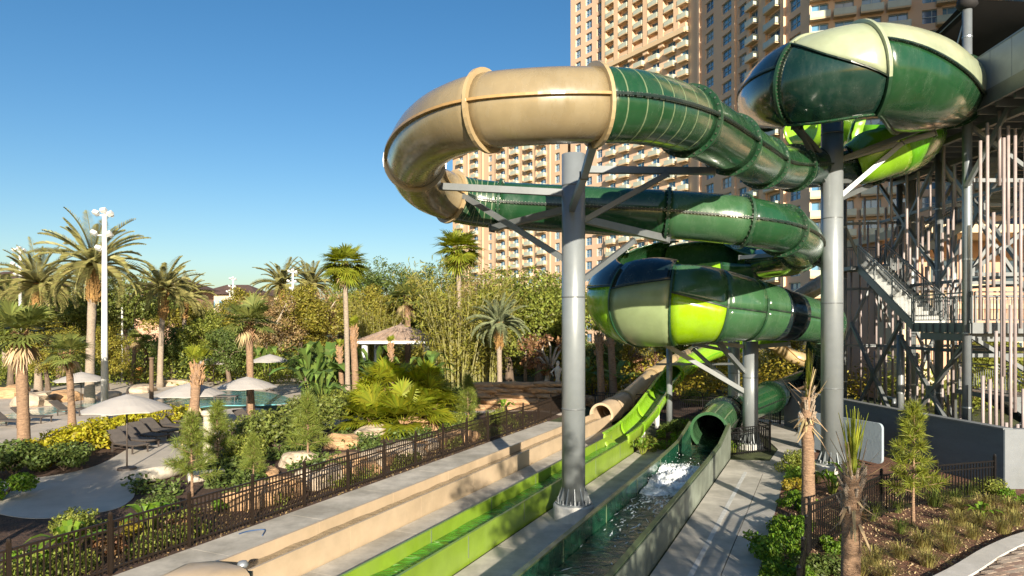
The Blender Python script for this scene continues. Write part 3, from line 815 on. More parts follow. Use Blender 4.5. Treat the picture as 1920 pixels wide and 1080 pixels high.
part('rim', seam(S, FR, c(1), c(3.3), 330, 0.10, 0.06, BE), 'flange_green', q); part('bolts', seam_bolts(S, FR, c(1), c(3.3), 330, 0.07, 0.06, BE), 'bolt', q, kind='stuff')
part('flange', ring(S, FR, c(3.3), 0.0, 0.17, 0.10, 35, 200), 'gel_cream', q); part('flange', ring(S, FR, c(3.3), 0.0, 0.17, 0.10, 200, BE), 'flange_green', q)
q = panel(S, FR, c(3.3), c(4.45), 'gel_dark', main, 200, BE, 136, BE, label='dark green lower panel of the top bowl')
panel(S, FR, c(3.3), c(4.45), 'gel_cream', main, 35, 200, 35, 136, label='pale upper panel of the top bowl, left half')
part('seam', seam(S, FR, c(3.3), c(4.45), 200, 0.08, 0.05, 136), 'seam_black', q); part('rim', seam(S, FR, c(3.3), c(4.45), BE, 0.08, 0.06), 'flange_green', q); part('bolts', seam_bolts(S, FR, c(3.3), c(4.45), BE, 0.06, 0.06), 'bolt', q, kind='stuff')
part('flange', ring(S, FR, c(4.45), 0.0, 0.13, 0.10, 35, 136), 'gel_cream', q); part('flange', ring(S, FR, c(4.45), 0.0, 0.13, 0.10, 136, BE), 'flange_green', q)
part('bolts', ring_bolts(S, FR, c(4.45), 0.09, 0.1, 26, 130, BE), 'bolt', q, kind='stuff')
q = panel(S, FR, c(4.45), c(7), 'gel_dark', main, 168, BE, 170, 350); panel(S, FR, c(4.45), c(7), 'gel_black', main, 35, 168, -10, 170)
part('seam', seam(S, FR, c(4.45), c(7), 168, 0.06, 0.06, 170), 'seam_black', q); part('flange', ring(S, FR, c(7), 0, 0.12, 0.08), 'flange_green', q)
S_in = S.copy(); S_in[:, 3] -= 0.045
part('lining', shell(S_in, FR, c(1.2), c(6), 40, 240, 24, 0.03), 'gel_lime', main, True, 'lime green inner face of the top bowl')
# --- lime open turn under the top bowl
LIME = [tp(1500, 235, 29, 0.95), tp(1572, 226, 29.6, 1.25), tp(1640, 232, 28.4, 1.6), tp(1682, 244, 26.2, 1.6), tp(1660, 268, 24.9, 1.3), tp(1630, 294, 24.7, 0.9), tp(1598, 309, 24.8, 0.72)]
S = spath(LIME); FR = fr_at(S)
panel(S, FR, c(0), c(1.4), 'gel_lime', main, 150, 380, 165, 420, nm='open_turn'); panel(S, FR, c(1.4), c(2.4), 'gel_lime_deep', main, 175, 400, 180, 440, nm='open_turn')
panel(S, FR, c(2.4), c(3.3), 'gel_lime', main, 185, 385, 190, 430, nm='open_turn'); q = panel(S, FR, c(3.3), c(4.4), 'gel_lime_deep', main, 170, 390, 150, 420, nm='open_turn')
panel(S, FR, c(4.4), c(6), 'gel_lime', main, 150, 400, 40, 399.9, nm='open_turn')
for k in (1.4, 2.4, 3.3, 4.4): part('flange', ring(S, FR, c(k), 0, 0.05, 0.05, 185, 385), 'gel_lime', q)
# --- lower bowl: open swollen U-turn
LOW = [tp(1430, 492, 30.0, .67), tp(1345, 500, 31.3, 1.1), tp(1255, 516, 31.0, 1.5), tp(1195, 540, 29.6, 1.72), tp(1184, 560, 27.9, 1.76), tp(1230, 566, 26.5, 1.70), tp(1310, 570, 25.9, 1.45), tp(1395, 579, 26.0, 1.17), tp(1475, 592, 26.6, 0.92), tp(1542, 605, 27.5, .74)]
S = spath(LOW); FR = fr_at(S)
def bowl2(i0, i1, up, lo, s0, s1, top0, top1, inn0=178, inn1=178, lab=None):
    panel(S, FR, i0, i1, up, main, 360 + s0, 360 + top0, 360 + s1, 360 + top1, 12)
    q = panel(S, FR, i0, i1, lo, main, inn0, 360 + s0, inn1, 360 + s1, 16, label=lab)
    part('seam', seam(S, FR, i0, i1, s0, 0.05, 0.05, s1), 'seam_black', q)
    part('flange', ring(S, FR, i1, 0.0, 0.10, 0.07, inn1, 360 + s1 + 25), 'flange_green', q)
bowl2(c(0), c(0.8), 'gel_green', 'gel_green', 0, 0, 170, 120, 190, 175)
bowl2(c(0.8), c(1.7), 'gel_green_mid', 'gel_lime', 0, 5, 112, 62, 175, 170)
bowl2(c(1.7), c(2.6), 'gel_green', 'gel_yellow', 5, 10, 104, 52, 170, 170)
bowl2(c(2.6), c(3.5), 'gel_green', 'gel_lime', 10, 12, 84, 48, 170, 172)
bowl2(c(3.5), c(4.6), 'gel_black', 'gel_lime', 12, 18, 84, 50, 172, 176)
bowl2(c(4.6), c(5.55), 'gel_black', 'gel_sage', 14, 30, 54, 100, 176, 180, 'pale sage panel of the lower bowl')
bowl2(c(5.55), c(6.4), 'gel_green_mid', 'gel_yellow', 12, -4, 58, 80, 180, 170, 'bright yellow green panel of the lower bowl')
bowl2(c(6.4), c(7.1), 'gel_green_mid', 'gel_green_mid', -4, -6, 84, 150, 170, 140)
bowl2(c(7.1), c(9), 'gel_green_mid', 'gel_green_mid', 0, 0, 180, 180, 180, 180)
q = part('stripe', shell(S, FR, c(7.6), c(8.1), 0, 360, 28, 0.066), 'gel_black', main, True)
# --- return leg and the tube that ends over the wide lane
EXIT = [tp(1542, 605, 27.5, .74), tp(1550, 624, 29.4), tp(1544, 654, 32.4), tp(1540, 686, 35.6), tp(1522, 708, 37.2), tp(1496, 724, 36.2)] + [tuple(UV(34.0, -3.15, 1.35)) + (TR,), tuple(UV(31.4, -3.95, 1.15)) + (TR,), tuple(UV(29.2, -4.1, 1.05)) + (TR,), tuple(UV(27.4, -4.1, 0.98)) + (TR,)]
S = spath(EXIT); FR = fr_at(S)
tube_section(S, FR, c(0), c(1.5), 'gel_green_mid', main, flange=(True, True))
tube_section(S, FR, c(1.5), c(3), 'gel_dark', main, flange=(False, True)); tube_section(S, FR, c(3), c(4.3), 'gel_dark', main, flange=(False, True))
tube_section(S, FR, c(4.3), c(5.6), 'gel_black', main, flange=(False, True)); tube_section(S, FR, c(5.6), c(7), 'gel_green', main, flange=(True, True))
o = tube_section(S, FR, c(7), c(9), 'gel_green_mid', main, flange=(True, False), label='open-mouthed end of the tube over the wide lane', stripes=0)
part('flange', ring(S, FR, c(7) + 2, 0.0, 0.2, 0.34), 'gel_black', o); part('bolts', ring_bolts(S, FR, c(7) + 2, 0.16, 0.36, 34), 'bolt', o, kind='stuff')
for a in (40, 75, 105, 140): part('seam', seam(S, FR, c(7) + 5, c(9), a, 0.02, 0.04), 'stripe_pale', o)
part('mouth_rim', ring(S, FR, c(9), -0.02, 0.09, 0.07), 'gel_green_mid', o)
# --- run-out lanes
def wall_panel(root, v, th, h0, h1, u0, u1, m, nm='lane_wall', rim=None, z0=-0.02):
    p = [UV(u0, v - th / 2), UV(u0, v + th / 2), UV(u1, v + th / 2), UV(u1, v - th / 2)]
    vs = [(q.x, q.y, z0) for q in p] + [(p[0].x, p[0].y, h0), (p[1].x, p[1].y, h0), (p[2].x, p[2].y, h1), (p[3].x, p[3].y, h1)]
    o = part(nm, MB().add(vs, [(3, 2, 1, 0), (4, 5, 6, 7), (0, 1, 5, 4), (1, 2, 6, 5), (2, 3, 7, 6), (3, 0, 4, 7)]), m, root)
    if rim:
        a, b = UV(u0, v, h0 + .02), UV(u1, v, h1 + .02); part('rim', MB().bar(a, b, th + .05, 0.04), rim, o)
    return o
def lane(root, vl, vr, h, u0, u1, step, m, floor, fm, rim=None, hl=None, outer=None, joint=None):
    u = u0
    while u < u1 - .05:
        e = min(u + step, u1)
        f0 = hl(u) if hl else h; f1 = hl(e) if hl else h
        wall_panel(root, vl, 0.06, f0, f1, u + .006, e - .006, m, rim=rim)
        o = wall_panel(root, vr, 0.06, f0, f1, u + .006, e - .006, m, rim=rim)
        if outer:
            wall_panel(o, vr + 0.055, 0.03, f0 - .04, f1 - .04, u + .006, e - .006, outer, 'outer_panel')
        if joint:
            for vv in (vl + .034, vr - .034, vr + .036):
                a = UV(e, vv, 0.12); part('joint_strip', MB().bar(a, a + Vector((0, 0, f1 - .14)), 0.035, 0.008, up=(LC, -LS, 0)), joint, o)
        u = e
    p = [UV(u0, vl), UV(u0, vr), UV(u1, vr), UV(u1, vl)]
    part('lane_floor', MB().prism([(q.x, q.y) for q in p], floor - .06, floor), fm, root)
def ripple(name, vl, vr, u0, u1, z, amp, m, nu, nv, seed, wob=0.0, zf=None):
    rg = np.random.default_rng(seed)
    vs = []; fs = []
    ph = rg.uniform(0, 6.28, 12); kx = rg.uniform(1, 6, 12); ky = rg.uniform(-9, 9, 12)
    for i in range(nu + 1):
        for j in range(nv + 1):
            u = lin(u0, u1, i / nu); v = lin(vl, vr, j / nv)
            hh = sum(math.sin(kx[q] * u + ky[q] * v + ph[q]) / (1 + q * .3) for q in range(12)) / 4
            zz = z + amp * hh + (zf(u, v, hh) if zf else 0)
            vs.append(tuple(UV(u, v, zz)))
    for i in range(nu):
        for j in range(nv):
            a = i * (nv + 1) + j; fs.append((a, a + nv + 1, a + nv + 2, a + 1))
    return struct(name, MB().add(vs, fs), MATS[m], smooth=True)
# wide dark lane
lane(main, -4.85, -3.39, 0.81, 4, 27.6, 3.0, 'lane_green', 0.08, 'lane_green', 'lane_rim', hl=lambda u: 0.81 if u < 24 else 0.81 + 0.45 * ((u - 24) / 3.6) ** 1.5, outer='lane_outer', joint='stripe_pale')
ripple('water', -4.80, -3.44, 4, 27.5, 0.36, 0.030, 'water_dark', 300, 18, 3)
rg_ = random.Random(8)
def foamz(u, v, hh):
    s = max(0.0, 1 - ((u - 21.3) / 2.3) ** 2) * (1 - 0.35 * ((v + 4.12) / .7) ** 2)
    return s * (0.24 + 0.16 * hh + rg_.uniform(-.07, .08)) - 0.03 * (s <= 0)
fo = ripple('water_foam', -4.79, -3.45, 18.8, 23.9, 0.345, 0.03, 'water_foam', 90, 34, 11, zf=foamz)
# torn foam drifting down the lane
fl = MB()
for _ in range(170):
    u = 19.7 - abs(rg_.gauss(0, 2.6)); v = rg_.uniform(-4.76, -3.48); ln = rg_.uniform(.03, .20); wd_ = rg_.uniform(.004, .016); a = rg_.uniform(-.5, .5)
    if u < 6: continue
    n_ = 9; pts_ = []
    for k in range(n_):
        an = 6.283 * k / n_; f = rg_.uniform(.5, 1.2); du, dv = math.cos(an) * ln * f, math.sin(an) * wd_ * f * 2; pts_.append(UV(u + du * math.cos(a) - dv * math.sin(a), min(-3.46, max(-4.78, v + du * math.sin(a) + dv * math.cos(a))), .405 + rg_.uniform(0, .012)))
    fl.add(pts_, [tuple(range(n_))])
struct('water_foam', fl, MATS['water_foam'], 'stuff')
# spray drops over the foam
dr = MB()
for _ in range(260):
    u, v = rg_.gauss(21.5, 0.9), rg_.uniform(-4.75, -3.5); z = 0.5 + abs(rg_.gauss(0, .12)); s = rg_.uniform(.006, .02)
    p = UV(u, v, z); dr.add([p + Vector((s, 0, 0)), p + Vector((-s, 0, 0)), p + Vector((0, s, 0)), p + Vector((0, -s, 0)), p + Vector((0, 0, s)), p + Vector((0, 0, -s))], [(0, 2, 4), (2, 1, 4), (1, 3, 4), (3, 0, 4), (2, 0, 5), (1, 2, 5), (3, 1, 5), (0, 3, 5)])
o = struct('water_spray', dr, MATS['water_foam'], 'stuff')
# --- lime body slide
lime = thing('body_slide', 'narrow lime green body slide with open chute ending in the middle lane', 'water slide', UV(20, -7.5))
lane(lime, -7.96, -7.03, 0.62, 4, 27.0, 3.0, 'lane_lime', 0.10, 'lane_lime', None, joint='stripe_pale')
ripple('water', -7.92, -7.07, 4, 27.0, 0.33, 0.04, 'water_lime', 300, 12, 5)
ch = [(UV(25.5, -7.49, 0.62), .47), (UV(28.0, -7.49, 0.70), .48), (UV(30.5, -7.49, 0.98), .48), (UV(33.2, -7.49, 1.55), .47), (UV(35.4, -7.46, 2.12), .46), (UV(37.0, -7.40, 2.45), .45), (UV(38.8, -7.0, 2.85), .43), (UV(41, -6.2, 3.4), .42), (UV(43, -4.8, 3.9), .42), (UV(44, -2.5, 4.4), .42), (UV(43, 0.5, 4.9), .42)]
S = spath([tuple(p) + (r,) for p, r in ch]); FR = fr_at(S)
for a, b, m_ in ((0.2, 1.2, 'lane_lime'), (1.2, 2.4, 'gel_lime'), (2.4, 3.7, 'gel_lime'), (3.7, 5.0, 'gel_lime_deep')):
    o = part('chute', shell(S, FR, c(a), c(b), 160, 380, 20, 0.05, 160, 380), m_, lime, True)
    for an in (160, 20): part('lip', seam(S, FR, c(a), c(b), an, 0.12, 0.05, an, -0.02), 'gel_lime', o)
    part('flange', ring(S, FR, c(b), 0, 0.09, 0.05, 155, 385), 'gel_lime', o)
tube_section(S, FR, c(5), c(6), 'gel_lime', lime, 'gel_lime_deep', 'gel_yellow', (True, True), bolts=False)
tube_section(S, FR, c(6), c(8), 'gel_lime', lime, 'gel_lime_deep', 'gel_yellow', (False, True), bolts=False); tube_section(S, FR, c(8), c(10), 'gel_lime', lime, 'gel_lime_deep', 'gel_yellow', (False, True), bolts=False)
for u, z in ((30.5, .5), (33.4, 1.05)):
    part('support', MB().cyl(UV(u, -7.49, 0), UV(u, -7.49, z), 0.12), 'white_paint', lime, True)
# --- tan body slide
tan = thing('body_slide', 'sand coloured body slide whose lane runs beside the long dark fence', 'water slide', UV(20, -10.3))
lane(tan, -10.75, -9.86, 0.55, 9.6, 33.6, 3.0, 'lane_tan', 0.10, 'lane_tan', None)
ripple('water', -10.71, -9.90, 9.7, 33.6, 0.285, 0.03, 'water_tan', 200, 8, 9)
tc_ = [(UV(33.4, -10.3, 0.52), .50), (UV(35.2, -10.3, 0.60), .52), (UV(37.6, -10.3, 0.80), .46), (UV(40, -10.3, 1.12), .44), (UV(43.5, -10.1, 1.75), .44), (UV(47, -9.4, 2.5), .44), (UV(50, -7.6, 3.2), .44), (UV(52, -4, 3.9), .44)]
S = spath([tuple(p) + (r,) for p, r in tc_]); FR = fr_at(S)
o = part('chute', shell(S, FR, c(0), c(1), 0, 360, 24, 0.08), 'lane_tan', tan, True); part('flange', ring(S, FR, c(0), 0, .12, .16), 'lane_tan', o); part('flange', ring(S, FR, c(1), 0, .12, .08), 'lane_tan', o)
part('chute', shell(S, FR, c(1), c(2), 90, 449, 24, 0.06), 'lane_tan', tan, True)
tube_section(S, FR, c(2), c(4), 'gel_tan_light', tan, 'seam_tan', 'gel_tan_light', (True, True), bolts=False)
tube_section(S, FR, c(4), c(5.6), 'gel_tan_light', tan, 'seam_tan', 'gel_cream', (False, True), bolts=False); tube_section(S, FR, c(5.6), c(7), 'gel_tan', tan, 'seam_tan', 'gel_tan_light', (False, True), bolts=False)
# hood over the lower end of the tan lane
hp = []
hb = MB(); vs = []; fs = []
for i, u in enumerate((7.9, 8.0, 8.25, 9.0, 9.5)):
    w_ = (0.62, 0.66, 0.70, 0.70, 0.66)[i]; hh = (0.10, 0.45, 0.70, 0.78, 0.66)[i]
    for j in range(13):
        a = math.pi * j / 12; sx = math.copysign(abs(math.cos(a)) ** .45, math.cos(a)); sz = abs(math.sin(a)) ** .55
        vs.append(UV(u, -10.3 + w_ * sx, hh * sz - .01))
for i in range(4):
    for j in range(12): a = i * 13 + j; fs.append((a, a + 1, a + 14, a + 13))
fs.append(tuple(range(13))[::-1])
o = part('lane_hood', hb.add(vs, fs), 'lane_tan', tan, True)
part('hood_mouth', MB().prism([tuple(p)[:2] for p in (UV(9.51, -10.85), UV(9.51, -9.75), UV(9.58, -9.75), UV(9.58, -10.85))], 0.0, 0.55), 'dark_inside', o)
part('lamp', MB().lathe([(0.02, 0.0), (.09, 0.02), (.11, .07), (.08, .13), (.02, .15)], UV(9.62, -10.02, 0.55), 14), 'galv', o, True)
# tan tubes of the third slide glimpsed behind the lower bowl
S = spath([tp(1560, 520, 42, .45), tp(1515, 548, 41, .45), tp(1470, 580, 42, .45), tp(1440, 622, 46, .45), tp(1480, 665, 49, .45), tp(1560, 690, 48, .45)]); FR = fr_at(S)
tube_section(S, FR, c(0), c(1.6), 'gel_tan', tan, 'seam_tan', 'gel_tan_light', (True, True), bolts=False); tube_section(S, FR, c(1.6), c(3.4), 'gel_tan', tan, 'seam_tan', 'gel_tan_light', (False, True), bolts=False); tube_section(S, FR, c(3.4), c(5), 'gel_tan_light', tan, 'seam_tan', 'gel_tan_light', (False, True), bolts=False)
# ------------------------------------------------------------------ support columns with arms
def column(label, x, y, ztop, r, arms, collar=0.42, collar_r=0.54, cap=True, gus=12, nm='support_column'):
    t = thing(nm, label, 'column', (x, y, 0))
    if collar:
        o = part('concrete_collar', MB().lathe([(collar_r, -0.05), (collar_r, collar - .04), (collar_r - .03, collar)], (x, y, 0), 36), 'concrete_collar', t, False)
    part('shaft', MB().lathe([(r, max(collar, 0) + .002), (r, ztop)], (x, y, 0), 28), 'pole_grey', t, True)
    for zz in np.arange(2.9, ztop - .5, 2.95): part('weld_ring', MB().lathe([(r + .001, zz), (r + .010, zz + .012), (r + .010, zz + .03), (r + .001, zz + .045)], (x, y, 0), 28), 'steel_grey', t)
    z0 = max(collar, 0)
    if gus:
        pl = part('base_plate', MB().lathe([(r + .17, z0 + .003), (r + .17, z0 + .04)], (x, y, 0), 28), 'pole_grey', t)
        for k in range(gus):
            a = 2 * math.pi * k / gus; d = Vector((math.cos(a), math.sin(a), 0)); s = Vector((-d.y, d.x, 0)) * .012; b = Vector((x, y, z0 + .04))
            tri = [b + d * (r - .01), b + d * (r + .15), b + d * (r - .01) + Vector((0, 0, .42))]
            part('gusset', MB().add([p + s for p in tri] + [p - s for p in tri], [(0, 1, 2), (5, 4, 3), (0, 3, 4, 1), (1, 4, 5, 2), (2, 5, 3, 0)]), 'pole_grey', t)
            a += math.pi / gus; d = Vector((math.cos(a), math.sin(a), 0)); part('bolt', MB().cyl(b + d * (r + .11), b + d * (r + .11) + Vector((0, 0, .1)), .028, n=6), 'galv', t)
    for (p, q_, w_) in arms:
        o = part('arm', MB().bar(p, q_, w_, w_ * 1.05), 'steel_grey', t)
        d = (Vector(q_) - Vector(p)).normalized()
        part('end_plate', MB().bar(Vector(q_) - d * .015, Vector(q_) + d * .015, w_ * 1.35, w_ * 1.4), 'steel_grey', o)
    return t
x1, y1 = 1.63, 18.1
A = lambda px, py, d: P(px, py, d)
column('tall grey steel column on a round concrete collar between the lime and the dark lane', x1, y1, P(0, 290, y1).z, 0.31, [
    (A(1062, 362, y1), A(772, 347, 18.6), .17), (A(1060, 487, y1), A(868, 366, 19.8), .14), (A(1060, 393, y1 + .2), A(922, 428, 20.2), .17),
    (A(1092, 318, y1), A(1340, 321, 17.6), .17), (A(1092, 415, y1), A(1252, 326, 17.7), .13), (A(1092, 411, y1 + .2), A(1250, 448, 19.9), .19), (A(1092, 525, y1), A(1188, 452, 19.2), .13),
    (A(1072, 392, y1 - .3), A(1095, 330, 15.4), .15), (A(1095, 330, 15.4), A(1112, 270, 13.3), .15)])
x2, y2 = P(1560, 0, 23.8).x, 23.8
column('tall grey steel column under the top bowl with many brackets', x2, y2, P(0, 205, y2).z, 0.36, [
    (A(1548, 300, y2), A(1490, 236, 21.9), .17), (A(1548, 345, y2), A(1500, 240, 22), .14), (A(1575, 300, y2), A(1752, 250, 23.6), .18), (A(1575, 368, y2), A(1692, 268, 23.6), .15),
    (A(1575, 300, y2), A(1778, 222, 22.6), .15), (A(1575, 372, y2 + .2), A(1652, 338, 26), .16), (A(1575, 340, y2 + .3), A(1650, 337, 26.4), .14),
    (A(1545, 470, y2 + .2), A(1388, 483, 27.6), .14), (A(1545, 345, y2 + .2), A(1420, 352, 23.0), .12), (A(1545, 500, y2), A(1480, 470, 26.0), .12)], collar=0.3, collar_r=0.75)
x3, y3 = P(1407, 0, 28.4).x, 28.4
column('short grey column with raking struts under the lower bowl, fenced at its foot', x3, y3, P(0, 640, y3).z, 0.31, [
    (A(1398, 735, y3), A(1228, 635, 28.3), .17), (A(1398, 700, y3), A(1345, 640, 27.2), .17), (A(1395, 650, y3), A(1180, 622, 28.0), .16), (A(1416, 650, y3), A(1480, 645, 27.4), .16), (A(1230, 683, 31), A(1398, 682, y3 + .2), .09), (A(1398, 745, y3), A(1300, 655, 30.0), .13)], collar=0.2)
x4, y4 = P(1376, 0, 31.0).x, 31.0
column('slimmer grey column standing behind the fenced column', x4, y4, P(0, 640, y4).z, 0.26, [(A(1376, 660, y4), A(1300, 645, 31), .14)], collar=0.2, collar_r=.45)
column('grey column half hidden behind the planting under the lower bowl', P(1255, 0, 33).x, 33, P(0, 622, 33).z, 0.14, [], collar=0, gus=0)
# blue hose on the walkway
single('hose', MB().path([tuple(v) for v in catmull([tuple(G(448, 1001, .02)), tuple(G(465, 996, .02)), tuple(G(488, 993, .02)), tuple(G(497, 994, .02)), tuple(G(492, 1004, .02))], 6)], 0.016, 6), 'hose', 'loose blue hose end lying on the walkway by the tan lane', 'hose')
# ------------------------------------------------------------------ stair tower on the right
def XL(d): return 16.0 + 0.09 * (d - 24)
BAL = {}
def baluster(h, m, w_=0.018):
    k = (round(h, 2), m)
    if k not in BAL: BAL[k] = mesh('baluster', MB().box((0, 0, h / 2), (w_, w_, h)), MATS[m])
    return BAL[k]
def railing(root, a, b, h=1.07, m='steel_grey', step=0.125, posts=1.6, bal=True, grab=True):
    a, b = Vector(a), Vector(b); up = Vector((0, 0, 1)); ln = (b - a).length
    mb = MB().bar(a + up * h, b + up * h, 0.05, 0.05).bar(a + up * .10, b + up * .10, 0.035, 0.035).bar(a + up * (h - .13), b + up * (h - .13), 0.03, 0.03)
    o = part('railing', mb, m, root)
    if grab:
        mid = Vector((0.0, -0.07, 0)) if abs((b - a).x) > abs((b - a).y) else Vector((0.07, 0, 0))
        part('handrail', MB().cyl(a + up * (h - .18) + mid, b + up * (h - .18) + mid, 0.024, n=8), 'galv', o)
    n = max(1, int(ln / posts)); off = woff(o)
    for k in range(n + 1):
        p = a.lerp(b, k / n); part('post', MB().box(p + up * (h / 2 + .0), (0.06, 0.06, h + .02)), m, o)
    if bal:
        me = baluster(h - .24, m); nb = int(ln / step)
        for k in range(1, nb):
            p = a.lerp(b, k / nb) + up * .105 - off; inst('baluster', me, o, p)
    return o
def stair(root, p0, p1, wdir, width, n, m='tower_dark', rails=(True, True)):
    p0, p1 = Vector(p0), Vector(p1); w_ = Vector(wdir).normalized() * width
    f = part('stair_flight', MB().bar(p0 - Vector((0, 0, .12)), p1 - Vector((0, 0, .12)), 0.06, 0.34).bar(p0 + w_ - Vector((0, 0, .12)), p1 + w_ - Vector((0, 0, .12)), 0.06, 0.34), m, root)
    run = p1 - p0; h = Vector((run.x, run.y, 0)) / n; ang = math.atan2(h.y, h.x)
    for k in range(n):
        q = p0 + run * ((k + .5) / n) + w_ / 2
        part('tread', MB().box(q + Vector((0, 0, .04)), (h.length + .03, width - .08, 0.04), ang).box(q + Vector((0, 0, -.045)) - h * .5, (0.02, width - .1, 0.15), ang), 'tread', f)
    if rails[0]: railing(root, p0, p1)
    if rails[1]: railing(root, p0 + w_, p1 + w_)
    return f
tw = thing('stair_tower', 'dark steel stair tower with platforms, cross braces and hanging pinkish poles', 'tower', (19.5, 29, 0))
def post(x, y, z, r=.15, m='tower_post', z0=0.0):
    o = part('post', MB().lathe([(r, z0), (r, z)], (x, y, 0), 16), m, tw, True)
    for zz in np.arange(2.2, z, 2.6): part('clamp_band', MB().lathe([(r + .012, zz), (r + .012, zz + .05)], (x, y, 0), 16), 'galv', o)
    return o
PF = [(XL(24), 24.0), (18.15, 29.0), (16.8, 34.6)]; PO = [(XL(24), 24.0), (XL(29) + .05, 29.0), (XL(34), 34.0)]; PB = [(23, 24), (22.6, 29), (22.0, 34)]
post(*PF[0], 17.2, .155); post(*PF[1], 12.5, .15, 'tower_dark'); post(*PF[2], 12.5, .17, 'tower_dark')
for p in PB: post(*p, 12.5, .15, 'tower_dark')
post(19.3, 34, 12.5, .14, 'tower_dark')
post(P(1708, 0, 33).x, 33, 12.4, .22, 'tower_post')
part('mast_tip', MB().cyl((16, 24, 17.0), (16, 24, 18.6), .05), 'galv', tw, True)
# ring beams and cross braces
def brace(a, b, w_=0.13, m='tower_dark'): part('brace', MB().bar(a, b, w_, w_), m, tw)
for z in (4.05, 6.9, 10.2):
    for (a, b) in (((18.3, 24.2), PF[1]), (PF[1], (18.4, 34.4)), (PF[2], (19.3, 34)), ((19.3, 34), PB[2]), (PF[0], PB[0]), (PB[1], PB[2]), (PF[1], PB[1])):
        part('ring_beam', MB().bar((*a, z), (*b, z), 0.11, 0.13), 'tower_dark', tw)
def xb(a, b, z0, z1, gus=True, m='tower_dark'):
    brace((*a, z0), (*b, z1), .14, m); brace((*b, z0), (*a, z1), .135, m)
    if gus:
        c_ = ((a[0] + b[0]) / 2, (a[1] + b[1]) / 2, (z0 + z1) / 2); part('gusset_plate', MB().box(c_, (0.06, 0.55, 0.5)), m, tw)
xb(PO[1], PO[2], 0.4, 5.2); xb(PO[0], PO[1], 0.4, 4.6, True); post(*PO[1], 4.7, .14, 'tower_dark')
xb((18.3, 24.2), PF[1], 6.9, 12.3, m='steel_grey'); xb(PF[1], (18.4, 34.4), 7.2, 12.3)
xb(PF[0], PB[0], 0.4, 4.8); xb(PF[0], PB[0], 6.9, 12.2, m='steel_grey'); xb((19.3, 34), PB[2], 0.4, 6.8); xb(PF[2], (19.3, 34), 4.1, 10.2); xb((19.3, 34), PB[2], 6.9, 12.3)
xb(PF[1], PB[1], 5.4, 12.0, False)
brace(P(1812, 350, 23.9), P(1935, 120, 22.0), .13, 'steel_grey')
# platform at eye level
pl = part('platform', MB().prism([(XL(28) - .05, 27.9), (XL(23.7) - .05, 23.6), (26, 23.6), (26, 27.9)], 4.83, 5.20), 'tower_dark', tw)
part('fascia_stiffener', MB(), 'tower_dark', pl) if False else None
for k in range(9):
    d = 23.7 + k * .5; part('stiffener', MB().box((XL(d) - .07, d, 5.0), (0.05, 0.07, 0.34)), 'steel_grey', pl)
for k in range(8):
    part('stiffener', MB().box((16.4 + k * 1.1, 23.57, 5.0), (0.07, 0.05, 0.34)), 'steel_grey', pl)
part('platform_beam', MB().bar((XL(27) + .1, 27.2, 4.68), (XL(24) + .1, 24.0, 4.68), 0.2, 0.28).bar((16.1, 24.1, 4.68), (26, 24.1, 4.68), 0.2, 0.28), 'tower_dark', tw)
railing(tw, (XL(27.7), 27.75, 5.2), (XL(23.7), 23.7, 5.2)); railing(tw, (XL(23.7) + .1, 23.68, 5.2), (25, 23.68, 5.2)); railing(tw, (18.0, 27.8, 5.2), (25, 27.8, 5.2), grab=False)
# flights of stairs
stair(tw, (XL(27.9) + .02, 27.9, 5.2), (XL(33.2) + .02, 33.2, 7.95), (1, 0, 0), 1.35, 16)
part('landing', MB().box((17.6, 34.0, 7.86), (2.2, 1.5, 0.18)), 'tower_dark', tw); railing(tw, (16.8, 34.7, 7.95), (18.6, 34.7, 7.95), grab=False)
stair(tw, (18.6, 33.3, 7.95), (22.6, 33.3, 10.4), (0, 1, 0), 1.2, 14)
part('landing', MB().box((23.3, 33.4, 10.31), (1.5, 2.6, 0.18)), 'tower_dark', tw)
stair(tw, (22.4, 32.2, 10.4), (20.0, 29.2, 12.6), (1, -.6, 0), 1.1, 12, rails=(True, False))
stair(tw, (19.4, 24.6, 2.55), (23.8, 24.6, 5.2), (0, 1, 0), 1.2, 14); stair(tw, (23.2, 27.0, 0.0), (19.2, 27.0, 2.5), (0, 1, 0), 1.2, 14, rails=(True, False))
part('landing', MB().box((18.6, 25.8, 2.46), (1.7, 3.0, 0.18)), 'tower_dark', tw); railing(tw, (17.8, 24.4, 2.55), (17.8, 27.2, 2.55), grab=False)
# top deck, joists, parapet, canopy
dk = part('deck', MB().prism([(15.55, 20.2), (16.75, 34.6), (26, 34.6), (26, 20.2)], 12.55, 12.75), 'tower_dark', tw)
for k in range(17):
    y = 20.6 + k * .85; part('joist', MB().box((21, y, 12.40), (10.4, 0.09, 0.28)), 'tower_dark', dk)
for x in (16.4, 18.9, 21.6, 24.4): part('deck_beam', MB().box((x + .25, 27.2, 12.14), (0.18, 14.0, 0.22)), 'tower_dark', dk)
part('fascia', MB().bar((15.5, 20.15, 12.62), (16.7, 34.6, 12.62), 0.10, 0.50).bar((15.6, 20.12, 12.62), (26, 20.12, 12.62), 0.10, 0.50), 'steel_grey', dk)
for k in range(13):
    d0 = 20.2 + k * 1.10; x0, x1_ = 15.52 + (d0 - 20.2) * .083, 15.52 + (d0 + 1.08 - 20.2) * .083
    if 23.6 < d0 < 26.0: continue
    part('parapet_panel', MB().bar((x0, d0, 13.5), (x1_, d0 + 1.08, 13.5), 0.045, 1.22), 'panel_grey', dk)
for k in range(9): part('parapet_panel', MB().box((16.1 + k * 1.1, 20.2, 13.5), (1.08, 0.045, 1.22)), 'panel_grey', dk)
part('parapet_cap', MB().bar((15.5, 20.15, 14.14), (15.83, 23.6, 14.14), 0.09, 0.06).bar((15.5, 20.15, 14.14), (26, 20.15, 14.14), 0.09, 0.06), 'steel_grey', dk)
